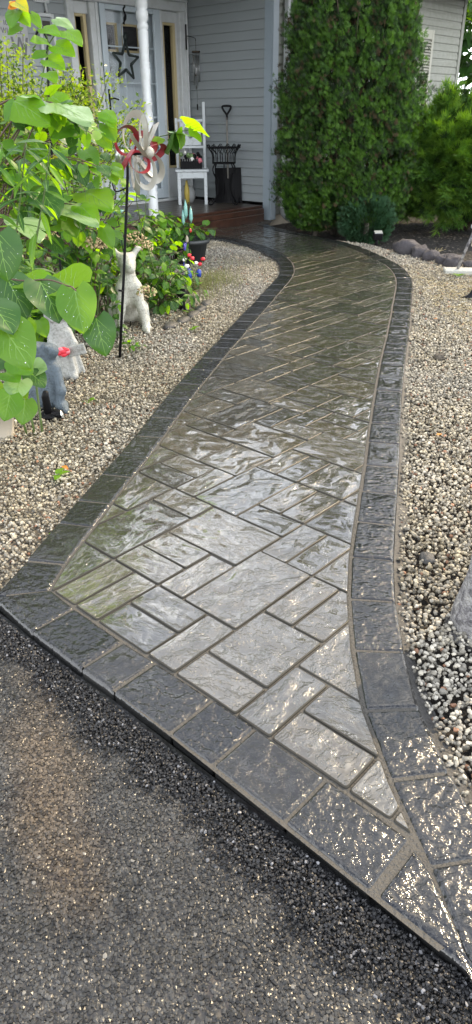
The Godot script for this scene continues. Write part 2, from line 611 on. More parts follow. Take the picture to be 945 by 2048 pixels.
	mat("iron", lin(0.008, 0.008, 0.009), 0.55).metallic_specular = 0.25
	mat("black_plastic", lin(0.008, 0.008, 0.009), 0.5).metallic_specular = 0.25
	mat("lens", lin(0.6, 0.62, 0.6), 0.15, 0.6)
	mat("steel", lin(0.55, 0.56, 0.57), 0.28, 1.0)
	mat("verdigris", lin(0.025, 0.035, 0.032), 0.5, 0.3)
	var pw := mat("porch_wood", Color.WHITE, 0.3)
	pw.albedo_texture = noise_tex(512, 61, 0.015, S, [[0.0, lin(0.02, 0.01, 0.007)], [0.5, lin(0.042, 0.018, 0.011)], [1.0, lin(0.07, 0.03, 0.018)]])
	relief(pw, grain, 0.2, 1.5)
	var pf := mat("porch_floor", lin(0.06, 0.05, 0.04), 0.3)
	relief(pf, soft, 0.3, 1.0)
	mat("shingle", lin(0.06, 0.055, 0.05), 0.9)
	var cw := mat("chair_white", lin(0.5, 0.535, 0.55), 0.5)
	cw.albedo_texture = noise_tex(512, 63, 0.03, S, [[0.0, lin(0.6, 0.6, 0.58)], [0.4, lin(1, 1, 1)], [1.0, lin(1, 1, 1)]])
	cw.uv1_triplanar = true; cw.uv1_world_triplanar = true
	mat("shutter_paint", lin(0.34, 0.335, 0.28), 0.5)
	mat("grey_wood", lin(0.2, 0.19, 0.17), 0.7)
	var bk := mat("bark", Color.WHITE, 0.85)
	bk.albedo_texture = noise_tex(512, 65, 0.02, S, [[0.0, lin(0.035, 0.028, 0.02)], [0.6, lin(0.1, 0.085, 0.065)], [1.0, lin(0.18, 0.16, 0.13)]])
	relief(bk, pits, 1.5, 3.0)
	var er := mat("edge_rock", lin(0.075, 0.068, 0.072), 0.8)
	relief(er, pits, 1.5, 4.0)
	mat("twig", lin(0.05, 0.035, 0.022), 0.8)
	mat("stem_green", lin(0.07, 0.11, 0.03), 0.6)
	mat("stem_red", lin(0.07, 0.04, 0.025), 0.6)
	var lg := mat("mottled_bark", Color.WHITE, 0.7)
	lg.albedo_texture = noise_tex(512, 67, 0.012, S, [[0.0, lin(0.05, 0.048, 0.05)], [0.36, lin(0.08, 0.075, 0.08)], [0.44, lin(0.22, 0.21, 0.21)], [0.62, lin(0.26, 0.25, 0.24)], [1.0, lin(0.42, 0.4, 0.36)]], FastNoiseLite.FRACTAL_FBM, 5, 30.0)
	relief(lg, pits, 1.2, 3.5)
	# figures
	for e in [["dog_stone", 0.42, 0.415, 0.365], ["figure_stone", 0.30, 0.305, 0.29], ["blue_stone", 0.075, 0.10, 0.125]]:
		var m := mat(e[0], Color.WHITE, 0.6)
		m.albedo_texture = noise_tex(512, 70 + int(e[1] * 100), 0.02, S, [[0.0, lin(e[1] * 0.42, e[2] * 0.42, e[3] * 0.4)], [0.34, lin(e[1] * 0.8, e[2] * 0.8, e[3] * 0.78)], [0.5, lin(e[1], e[2], e[3])], [1.0, lin(e[1] * 1.1, e[2] * 1.1, e[3] * 1.1)]])
		relief(m, pits, 0.35, 5.0)
	mat("red_flower", lin(0.5, 0.02, 0.035), 0.6)
	mat("pink_flower", lin(0.6, 0.16, 0.2), 0.6)
	mat("white_flower", lin(0.75, 0.74, 0.7), 0.7)
	mat("blue_ribbon", lin(0.01, 0.035, 0.25), 0.4)
	var rp := mat("petal_red", lin(0.20, 0.008, 0.016), 0.35)
	rp.metallic_specular = 0.6
	var cp := mat("petal_cream", lin(0.31, 0.30, 0.265), 0.4)
	cp.albedo_texture = noise_tex(256, 72, 0.03, S, [[0.0, lin(0.55, 0.5, 0.42)], [0.35, lin(0.95, 0.95, 0.92)], [1.0, lin(1, 1, 1)]])
	cp.uv1_triplanar = true
	mat("clay", lin(0.32, 0.28, 0.22), 0.8)
	mat("pot_dark", lin(0.025, 0.028, 0.03), 0.5)
	var tan_ := mat("dry_flower", lin(0.38, 0.27, 0.15), 0.8)
	tan_.vertex_color_use_as_albedo = true
	tan_.albedo_color = Color.WHITE
	mat("straw", lin(0.4, 0.33, 0.17), 0.8)
	mat("teal", lin(0.16, 0.33, 0.30), 0.2)
	mat("red_glass", lin(0.35, 0.03, 0.02), 0.2)
	mat("violet_glass", lin(0.06, 0.05, 0.3), 0.2)
	mat("yellow_thing", lin(0.42, 0.32, 0.06), 0.6)
	mat("grey_pot", lin(0.25, 0.26, 0.26), 0.7)
	mat("letters", lin(0.14, 0.14, 0.15), 0.8)
	mat("sign_white", lin(0.36, 0.37, 0.37), 0.6)
	# leaves
	var dr := mat("raindrop", lin(0.75, 0.78, 0.78), 0.05)
	dr.metallic_specular = 0.7
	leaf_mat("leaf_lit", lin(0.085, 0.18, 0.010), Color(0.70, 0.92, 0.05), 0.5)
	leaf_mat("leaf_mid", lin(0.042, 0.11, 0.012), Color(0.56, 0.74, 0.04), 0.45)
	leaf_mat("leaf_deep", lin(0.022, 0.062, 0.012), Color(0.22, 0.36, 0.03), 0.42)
	leaf_mat("leaf_yellow", lin(0.36, 0.34, 0.015), Color(0.95, 0.85, 0.03), 0.4)
	leaf_mat("leaf_orange", lin(0.45, 0.17, 0.03), Color(0.7, 0.3, 0.05), 0.5)
	leaf_mat("leaf_vein", lin(0.12, 0.22, 0.045), Color(0.3, 0.45, 0.05), 0.4)
	leaf_mat("leaf_pale", lin(0.16, 0.24, 0.10), Color(0.35, 0.5, 0.1), 0.3)
	leaf_mat("box_leaf", lin(0.16, 0.22, 0.02), Color(0.66, 0.78, 0.05), 0.4)
	leaf_mat("box_leaf_dark", lin(0.045, 0.085, 0.014), Color(0.25, 0.35, 0.03), 0.35)
	leaf_mat("thuja_a", lin(0.030, 0.075, 0.010), Color(0.18, 0.31, 0.03), 0.5)
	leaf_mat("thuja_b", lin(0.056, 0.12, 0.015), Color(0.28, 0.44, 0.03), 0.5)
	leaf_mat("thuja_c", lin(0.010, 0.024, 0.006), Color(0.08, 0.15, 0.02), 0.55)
	leaf_mat("thuja_brown", lin(0.06, 0.04, 0.02), Color(0.1, 0.07, 0.02), 0.7)
	leaf_mat("globe", lin(0.036, 0.085, 0.04), Color(0.1, 0.2, 0.08), 0.5)
	leaf_mat("gold_a", lin(0.095, 0.17, 0.025), Color(0.42, 0.58, 0.05), 0.5)
	leaf_mat("gold_b", lin(0.06, 0.13, 0.022), Color(0.28, 0.42, 0.04), 0.5)
	leaf_mat("grass_dry", lin(0.16, 0.17, 0.06), Color(0.3, 0.32, 0.06), 0.6)

# ------------------------------------------------------------------ outlines of the walk
func side_offset(pts: Array[Vector2], w: float) -> Array[Vector2]:
	var out: Array[Vector2] = []
	for i in pts.size():
		var d := (pts[mini(i + 1, pts.size() - 1)] - pts[maxi(i - 1, 0)]).normalized()
		out.append(pts[i] + Vector2(-d.y, d.x) * w)
	return out

func respace(pts: Array, step: float) -> Array[Vector2]:
	var fine := curve(pts, 10)
	var out: Array[Vector2] = [fine[0]]
	var acc := 0.0
	for i in range(1, fine.size()):
		acc += fine[i].distance_to(fine[i - 1])
		if acc >= step:
			out.append(fine[i]); acc = 0.0
	return out

func make_outlines():
	# joints along the inner edges of the two dark borders
	left_in.assign([Vector2(-0.568, -1.728), Vector2(-0.549, -1.874), Vector2(-0.497, -2.106), Vector2(-0.462, -2.272), Vector2(-0.410, -2.492), Vector2(-0.368, -2.661), Vector2(-0.321, -2.879), Vector2(-0.276, -3.106), Vector2(-0.226, -3.350), Vector2(-0.174, -3.578), Vector2(-0.121, -3.803), Vector2(-0.068, -4.020), Vector2(-0.017, -4.235), Vector2(0.034, -4.430), Vector2(0.086, -4.647), Vector2(0.136, -4.851), Vector2(0.185, -5.048), Vector2(0.235, -5.240), Vector2(0.288, -5.446), Vector2(0.336, -5.645), Vector2(0.386, -5.850), Vector2(0.437, -6.049), Vector2(0.486, -6.252), Vector2(0.528, -6.455), Vector2(0.553, -6.645)])
	var far_l := respace([Vector2(0.553, -6.645), Vector2(0.565, -6.86), Vector2(0.555, -7.20), Vector2(0.483, -7.566), Vector2(0.375, -7.92), Vector2(0.240, -8.225), Vector2(0.090, -8.49), Vector2(-0.08, -8.70), Vector2(-0.30, -8.84), Vector2(-0.62, -8.93), Vector2(-0.80, -8.95)], 0.2)
	left_in.append_array(far_l.slice(1))
	right_in.assign([Vector2(0.404, -0.43), Vector2(0.392, -0.625), Vector2(0.364, -0.825), Vector2(0.328, -1.026), Vector2(0.306, -1.229), Vector2(0.312, -1.448), Vector2(0.334, -1.677), Vector2(0.373, -1.903), Vector2(0.424, -2.130), Vector2(0.477, -2.356), Vector2(0.530, -2.584), Vector2(0.581, -2.818), Vector2(0.630, -3.034), Vector2(0.680, -3.259), Vector2(0.732, -3.481), Vector2(0.782, -3.688), Vector2(0.835, -3.910), Vector2(0.890, -4.126), Vector2(0.939, -4.317), Vector2(0.988, -4.503), Vector2(1.040, -4.719), Vector2(1.087, -4.903), Vector2(1.135, -5.100), Vector2(1.183, -5.310), Vector2(1.232, -5.505), Vector2(1.282, -5.710), Vector2(1.329, -5.905), Vector2(1.374, -6.100), Vector2(1.409, -6.305), Vector2(1.431, -6.500)])
	var far_r := respace([Vector2(1.431, -6.500), Vector2(1.441, -6.743), Vector2(1.425, -6.985), Vector2(1.380, -7.241), Vector2(1.318, -7.568), Vector2(1.235, -7.910), Vector2(1.120, -8.22), Vector2(0.96, -8.50), Vector2(0.76, -8.80), Vector2(0.60, -9.05), Vector2(0.48, -9.30), Vector2(0.36, -9.55), Vector2(0.30, -9.75)], 0.2)
	right_in.append_array(far_r.slice(1))
	left_out = side_offset(left_in, -0.137)
	right_out = side_offset(right_in, 0.137)
	left_out[0] = Vector2(-0.735, -1.70)
	body_poly = PackedVector2Array()
	for i in range(left_in.size() - 1, -1, -1): body_poly.append(left_in[i])
	for i in range(2, right_in.size()): body_poly.append(right_in[i])
	for a in [-0.16, -1.0, -1.75]:
		var q := hw(a, 0, 0.01)
		body_poly.append(Vector2(q.x, q.z))
	gravel_left = PackedVector2Array()
	for p in left_out: gravel_left.append(p)
	gravel_left.append_array([Vector2(-2.6, -9.0), Vector2(-3.4, -6.0), Vector2(-2.6, -2.4), Vector2(-1.5, -1.85), Vector2(-0.95, -1.72)])
	gravel_right = PackedVector2Array()
	for i in range(1, 42):
		if i < right_out.size() - 1: gravel_right.append(right_out[i] + (right_out[i] - right_in[i]).normalized() * (0.012 + 0.010 * sin(i * 1.9) if i < 22 else 0.004))
	gravel_right.append_array([Vector2(1.05, -8.62), Vector2(1.45, -8.3), Vector2(1.75, -7.75), Vector2(2.1, -7.2), Vector2(2.9, -6.6), Vector2(3.2, -5.5), Vector2(2.8, -2.5), Vector2(1.8, -0.7), Vector2(0.9, -0.45)])

func build_ground():
	var big := PackedVector2Array([Vector2(-90, -90), Vector2(90, -90), Vector2(90, 60), Vector2(-90, 60)])
	tag(part(self, "ground", sheet(big, -0.075), M.soil), "", "", "", "structure")
	# the driveway: a sheet cut along the front edge of the walk, its colour worn and dusty in patches
	var st := new_st()
	var e0 := grid_point(-1.25, -30)
	var e1 := grid_point(-1.25, 60)
	var dn := -UU
	var n1 := FastNoiseLite.new()
	n1.seed = 9; n1.frequency = 1.7
	var cols := 110
	var rows := 60
	var P := func(i: int, k: int) -> Vector2:
		var t := float(k) / rows
		return e0.lerp(e1, float(i) / cols) + dn * (t * t * 9.0)
	for i in cols:
		for k in rows:
			for c in [[0, 0], [1, 1], [1, 0], [0, 0], [0, 1], [1, 1]]:
				var q: Vector2 = P.call(i + c[0], k + c[1])
				st.set_normal(Vector3.UP)
				st.set_color(asphalt_tone(q, n1) * 0.55)
				st.set_uv(q)
				st.add_vertex(Vector3(q.x, -0.0345 + 0.001 * n1.get_noise_2dv(q * 1.5), q.y))
	tag(part(self, "driveway", st.commit(), M.asphalt), "", "", "", "structure")
	tag(part(self, "gravel_bed", sheet(gravel_left, -0.045), M.gravel_bed), "", "", "", "structure")
	tag(part(self, "gravel_bed", sheet(gravel_right, -0.045), M.gravel_bed), "", "", "", "structure")
	# grey sand and mortar haunch along the right border
	var s2 := new_st(true)
	for i in range(0, 40):
		if i + 1 >= right_out.size(): break
		var w0 := 0.042 if i < 20 else 0.025
		var a := right_out[i]; var b := right_out[i + 1]
		var da := (right_out[i] - right_in[i]).normalized()
		var db := (right_out[i + 1] - right_in[i + 1]).normalized()
		var wa := w0 * (1.0 + 0.3 * sin(i * 2.3)); var wb := w0 * (1.0 + 0.3 * sin((i + 1) * 2.3))
		quad(s2, v3(a, -0.022), v3(a + da * wa, -0.038), v3(b + db * wb, -0.038), v3(b, -0.022))
	tag(part(self, "edging_strip", done(s2), M.restraint), "", "", "", "structure")

func asphalt_tone(q: Vector2, n: FastNoiseLite) -> Color:
	# tan dust washed over the middle of the near driveway, greyer stone elsewhere
	var c := Vector2(-0.42, -1.05)
	var r := q - c
	var along := r.dot(Vector2(0.35, 0.94))
	var across := r.dot(Vector2(0.94, -0.35))
	var d := sqrt(pow(along / (0.30), 2) + pow(across / 0.085, 2)) + 0.5 * n.get_noise_2dv(q * 3.0)
	var dust := clampf(1.35 - d, 0.0, 1.0)
	var g := 0.034 + 0.018 * n.get_noise_2dv(q * 0.8) + 0.012 * n.get_noise_2dv(q * 5.0)
	var base := Color(g * 1.02, g, g * 0.93)
	return base.lerp(Color(0.125, 0.088, 0.05), dust * 0.36)

# ------------------------------------------------------------------ the walk: every paver its own piece
func build_path():
	var path := Node3D.new()
	path.name = "path"
	add_child(path)
	path.set_meta("kind", "structure")
	var base := body_poly.duplicate()
	base = Geometry2D.offset_polygon(base, 0.125)[0]
	part(path, "sand_bed", sheet(base, -0.0050), M.joint_sand)
	# borders
	lay_border(path, left_in, left_out, 0, left_in.size() - 1, true)
	lay_border(path, right_in, right_out, 0, right_in.size() - 1, false)
	# front border, square to the paving grid
	var js := [-0.05, 2.65, 5.25, 6.80, 9.45, 11.2, 13.85]
	var tops: Array[Vector2] = [Vector2(0.336, -0.879), Vector2(0.186, -1.026), Vector2(0.036, -1.1715), Vector2(-0.065, -1.2646), Vector2(-0.2195, -1.403), Vector2(-0.3165, -1.485), Vector2(-0.481, -1.6375), Vector2(-0.568, -1.728)]
	for k in tops.size() - 1:
		var a := tops[k] + UU * 0.009; var b := tops[k + 1] + UU * 0.009
		var poly := PackedVector2Array([a, b, b - UU * 0.148, a - UU * 0.148])
		if k == 6: poly[2] = left_out[0] + Vector2(0.0, 0.0)
		lay_one(path, "border_paver", poly, M["border_%d" % (k % 3)], VV, 0.0042, 0.05)
	var last := PackedVector2Array([Vector2(0.344, -0.868), Vector2(0.251, -0.769), Vector2(0.382, -0.643), Vector2(0.40, -0.60), Vector2(0.390, -0.70), Vector2(0.366, -0.815)])
	lay_one(path, "border_paver", last, M.border_2, VV, 0.004, 0.05)
	# the field: rectangles on one square grid, read off the ground near by, laid in the same mix farther on
	var cells := {}
	var rects := []
	for r in [[0, 1, -1, 0], [0, 1, -2, -1], [0, 1, 0, 2], [1, 2, 0, 2], [0, 2, 2, 3], [2, 4, 1, 3], [1, 3, 3, 5], [0, 1, 3, 5], [0, 2, 5, 6], [0, 1, 6, 8], [1, 2, 6, 8], [0, 2, 8, 9], [0, 2, 9, 10], [0, 2, 10, 12], [2, 5, 5, 7], [3, 5, 4, 5], [3, 5, 3, 4], [5, 7, 3, 5], [5, 7, 5, 6], [5, 7, 6, 7], [7, 9, 5, 7], [4, 6, 7, 10], [2, 3, 8, 10], [3, 4, 8, 10], [2, 4, 7, 8], [2, 5, 10, 12], [6, 7, 7, 9], [7, 9, 7, 8], [7, 9, 8, 9], [6, 9, 9, 11], [9, 11, 10, 11], [9, 11, 9, 10], [9, 11, 7, 9], [11, 13, 8, 11], [11, 13, 7, 8], [13, 15, 8, 10], [13, 14, 10, 12], [14, 15, 10, 12], [15, 17, 11, 13], [15, 17, 10, 11], [13, 15, 12, 13], [12, 13, 11, 13], [12, 14, 13, 14], [10, 12, 11, 14], [8, 10, 11, 13], [8, 10, 13, 16], [7, 8, 12, 14], [6, 7, 12, 14], [6, 8, 14, 15], [6, 8, 11, 12], [5, 6, 10, 12], [4, 6, 12, 14], [2, 4, 12, 13], [10, 11, 14, 16], [11, 14, 14, 16], [11, 13, 16, 17], [11, 13, 17, 18], [13, 14, 16, 18], [14, 16, 15, 18], [15, 17, 13, 15], [14, 15, 13, 15], [17, 19, 12, 15], [17, 20, 15, 17], [9, 11, 16, 18]]:
		rects.append(r)
		for i in range(r[0], r[1]):
			for j in range(r[2], r[3]): cells[Vector2i(i, j)] = true
	var mix := [[3, 2], [2, 3], [2, 2], [2, 1], [1, 2], [2, 1], [2, 2], [3, 2], [1, 2], [2, 3]]
	for s in range(0, 140):
		for i in range(0, s + 1):
			var j := s - i - 6
			if i > 66 or j > 66 or cells.has(Vector2i(i, j)): continue
			if not near_body(grid_point(i + 0.5, j + 0.5), 0.25): continue
			var start := rng.randi() % mix.size()
			var placed := false
			for t in mix.size():
				var m: Array = mix[(start + t) % mix.size()]
				var ok := true
				for x in m[0]:
					for y in m[1]:
						if cells.has(Vector2i(i + x, j + y)): ok = false
				if ok:
					rects.append([i, i + m[0], j, j + m[1]])
					for x in m[0]:
						for y in m[1]: cells[Vector2i(i + x, j + y)] = true
					placed = true
					break
			if not placed:
				rects.append([i, i + 1, j, j + 1]); cells[Vector2i(i, j)] = true
	var inner: PackedVector2Array = Geometry2D.offset_polygon(body_poly, -0.003)[0]
	var laid := []
	for r in rects:
		var q := PackedVector2Array([grid_point(r[0], r[2]), grid_point(r[1], r[2]), grid_point(r[1], r[3]), grid_point(r[0], r[3])])
		for piece in Geometry2D.intersect_polygons(q, inner):
			var ar := 0.0
			for k in piece.size(): ar += piece[k].cross(piece[(k + 1) % piece.size()])
			if absf(ar) * 0.5 < 0.0009: continue
			var along: Vector2 = UU if (r[1] - r[0]) * MU >= (r[3] - r[2]) * MV else VV
			laid.append([piece, along, grid_point((r[0] + r[1]) * 0.5, (r[2] + r[3]) * 0.5).length()])
	laid.sort_custom(func(a, b): return a[2] < b[2])
	print("field pavers ", laid.size())
	for k in mini(laid.size(), 300):
		var al: Vector2 = laid[k][1] * (1.0 if rng.randf() < 0.5 else -1.0)
		if rng.randf() < 0.3: al = al.orthogonal()
		al = al.rotated(rf(-0.35, 0.35))
		lay_one(path, "paver", laid[k][0], M["paver_%d" % (rng.randi() % 6)], al, 0.0046, 0.05)

func near_body(p: Vector2, d: float) -> bool:
	if Geometry2D.is_point_in_polygon(p, body_poly): return true
	for k in 6:
		if Geometry2D.is_point_in_polygon(p + Vector2.from_angle(TAU * k / 6) * d, body_poly): return true
	return false

func lay_one(path: Node3D, called: String, poly: PackedVector2Array, m: Material, along: Vector2, gap: float, step: float):
	var shr := Geometry2D.offset_polygon(poly, -gap * 0.5)
	if shr.is_empty(): return
	var p: PackedVector2Array = shr[0]
	var clean := PackedVector2Array()
	for i in p.size():
		if p[i].distance_to(p[(i + 1) % p.size()]) > 0.006: clean.append(p[i])
	if clean.size() < 3: return
	p = smooth_poly(clean, step, 0.0007)
	var mesh := slab_mesh(p, 0.045, along, Vector2(rf(-0.011, 0.011), rf(-0.011, 0.011)), rf(0.85, 1.25) * (1.5 if called == "border_paver" else 0.38), 0.0030 if called == "border_paver" else 0.0020)
	var o := part(path, called, mesh, null, Transform3D(Basis(), Vector3(0, rf(-0.0012, 0.0014), 0)))
	o.set_surface_override_material(0, m if called == "border_paver" else M.paver_edge)
	o.set_surface_override_material(1, m)

func lay_border(path: Node3D, inn: Array, out: Array, from: int, to: int, left: bool):
	for k in range(from, to):
		var poly := PackedVector2Array([inn[k], inn[k + 1], out[k + 1], out[k]])
		var d: Vector2 = inn[k + 1] - inn[k]
		lay_one(path, "border_paver", poly, M["border_%d" % (rng.randi() % 3)], Vector2(-d.y, d.x), 0.0045, 0.045)

# ------------------------------------------------------------------ gravel
func build_gravel():
	var meshes := [lump_mesh(4, 6, 0.45, 1, Vector3(1, 0.72, 0.8), false), lump_mesh(3, 5, 0.75, 2, Vector3(1, 0.55, 0.9), false), lump_mesh(4, 5, 0.7, 3, Vector3(0.9, 0.75, 0.65), false)]
	var n := FastNoiseLite.new()
	n.seed = 21; n.frequency = 0.9
	for side in 2:
		var poly := gravel_left if side == 0 else gravel_right
		var lo := Vector2(1e9, 1e9)
		var hi := -lo
		for p in poly:
			lo = lo.min(p); hi = hi.max(p)
		var sets := [[], [], []]
		var tint := [[], [], []]
		var tries := 235000 if side == 0 else 205000
		for t in tries:
			var p := Vector2(rf(lo.x, hi.x), rf(lo.y, hi.y))
			if not Geometry2D.is_point_in_polygon(p, poly): continue
			if side == 0 and p.x < -1.75 + (p.y + 5.0) * 0.0 and rng.randf() < 0.7: continue
			var s := rf(0.0038, 0.0072) * (rf(1.2, 1.6) if rng.randf() < 0.10 else 1.0)
			if side == 1: s *= 1.12
			var y := -0.040 + rf(0.0, 0.022) + 0.014 * n.get_noise_2dv(p * 2.2)
			var b := Basis(Vector3(rf(-1, 1), rf(-1, 1), rf(-1, 1)).normalized(), rf(0, TAU)).scaled(Vector3.ONE * s)
			var kind := rng.randi() % 3
			sets[kind].append(Transform3D(b, Vector3(p.x, y, p.y)))
			var warm := clampf(0.78 + 0.9 * n.get_noise_2dv(p) + (0.5 if side == 1 and p.y < -4.4 and p.y > -7.0 else 0.0), 0.0, 1.0)
			var v := rf(0.14, 0.40) * (1.0 + 0.3 * n.get_noise_2dv(p * 1.7 + Vector2(5, 2)))
			if rng.randf() < 0.14: v = rf(0.10, 0.2)
			if rng.randf() < 0.07: v = rf(0.42, 0.58)
			var white := Color(v, v * 0.95, v * 0.83)
			var tan_ := Color(v * 0.98, v * 0.84, v * 0.56)
			var c := white.lerp(tan_, warm * rf(0.3, 1.0))
			if rng.randf() < 0.03: c = Color(v * 0.8, v * 0.42, v * 0.25)
			tint[kind].append(c)
		for kk in 3:
			tag(swarm(self, "gravel", meshes[kk], M.stone, sets[kk], tint[kk]), "pale pea gravel on the %s side of the walk" % ("left" if side == 0 else "right"), "gravel")

func build_asphalt():
	var meshes := [lump_mesh(3, 6, 0.6, 31, Vector3(1, 0.55, 0.85), false), lump_mesh(3, 5, 0.7, 32, Vector3(1, 0.5, 0.75), false)]
	var n := FastNoiseLite.new()
	n.seed = 9; n.frequency = 1.7
	var sets := [[], []]
	var tint := [[], []]
	var loose := [[], []]
	var ltint := [[], []]
	for t in 330000:
		# (along the edge, out from the edge)
		var s := rf(-1.0, 2.2)
		var d := rf(0.0, 1.35)
		var p := Vector2(0.24, -0.77) - VV * s - UU * d
		if p.y > -0.40 or p.x < -1.0 or p.x < -0.4 - (p.y + 0.4) * -0.5: continue
		var edge := 0.105 + 0.05 * n.get_noise_1d(s * 2.2) + 0.03 * n.get_noise_1d(s * 9.0 + 40.0)
		edge *= clampf(1.15 - 0.35 * s, 0.55, 1.4)
		var kind := rng.randi() % 2
		var turn := Basis(Vector3(rf(-1, 1), rf(-1, 1), rf(-1, 1)).normalized(), rf(0, TAU))
		if d < edge * (0.72 + 0.5 * rng.randf() * rng.randf() * 1.6):
			var r := rf(0.0020, 0.0050)
			loose[kind].append(Transform3D(turn.scaled(Vector3.ONE * r), Vector3(p.x, -0.032 + rf(0.0, 0.012) * (1.0 - d / edge * 0.5), p.y)))
			var v := rf(0.008, 0.03)
			if rng.randf() < 0.05: v = rf(0.08, 0.2)
			ltint[kind].append(Color(v, v, v * 1.03))
		elif rng.randf() < 0.8:
			var r := rf(0.0020, 0.0056)
			var flat := Basis(Vector3.UP, rf(0, TAU)) * Basis(Vector3(1, 0, 0), rf(-0.35, 0.35))
			sets[kind].append(Transform3D(flat.scaled(Vector3(r, r, r)), Vector3(p.x, -0.0346 + rf(-0.0012, 0.0014), p.y)))
			var c := asphalt_tone(p, n) * rf(0.3, 1.65)
			if rng.randf() < 0.004: c = Color(0.16, 0.15, 0.13)
			c.a = 1.0
			tint[kind].append(c)
	for kk in 2:
		tag(swarm(self, "asphalt_stone", meshes[kk], M.asphalt_stone, sets[kk], tint[kk]), "worn grey stones set in the asphalt driveway", "asphalt")
		tag(swarm(self, "asphalt_crumb", meshes[kk], M.crumb, loose[kk], ltint[kk]), "loose black asphalt crumbs along the front edge of the walk", "asphalt crumbs")

# ------------------------------------------------------------------ the house
func board_mesh(length: float, dutch: bool) -> ArrayMesh:
	# one lap of siding, 0.1016 high, running along x from 0 to length, hung with its lower lip standing proud
	var prof := [Vector2(0.0, 0.0), Vector2(0.0, 0.017), Vector2(0.003, 0.019), Vector2(0.1016, 0.003), Vector2(0.1016, 0.0)]
	if dutch: prof = [Vector2(0.0, 0.0), Vector2(0.0, 0.015), Vector2(0.004, 0.017), Vector2(0.066, 0.014), Vector2(0.082, 0.005), Vector2(0.1016, 0.003), Vector2(0.1016, 0.0)]
	var st := new_st()
	for i in prof.size() - 1:
		var a: Vector2 = prof[i]; var b: Vector2 = prof[i + 1]
		quad(st, Vector3(0, a.x, a.y), Vector3(length, a.x, a.y), Vector3(length, b.x, b.y), Vector3(0, b.x, b.y))
	for x in [0.0, length]:
		for i in range(1, prof.size() - 1):
			var a := Vector3(x, prof[0].x, prof[0].y); var b := Vector3(x, prof[i].x, prof[i].y); var c := Vector3(x, prof[i + 1].x, prof[i + 1].y)
			if x > 0: tri(st, a, c, b)
			else: tri(st, a, b, c)
	return done(st)

func side_wall(called: String, t: Transform3D, length: float, y0: float, rows: int, dutch: bool, m: Material, thick := 0.12) -> Node3D:
	var w := part(house, called, box_mesh(Vector3(length, rows * 0.1016, thick), 0.0, Vector3(length * 0.5, y0 + rows * 0.0508, -thick * 0.5 - 0.0005)), m, t)
	var b := board_mesh(length, dutch)
	for r in rows:
		part(w, "siding_board", b, m, Transform3D(Basis(), Vector3(0, y0 + r * 0.1016, 0)))
	return w

func hp(parent: Node, called: String, m: Material, x0: float, x1: float, y0: float, y1: float, z0: float, z1: float, bev := 0.004) -> MeshInstance3D:
	return part(parent, called, box_mesh(Vector3(x1 - x0, y1 - y0, z1 - z0), bev, Vector3((x0 + x1) * 0.5, (y0 + y1) * 0.5, (z0 + z1) * 0.5)), m)

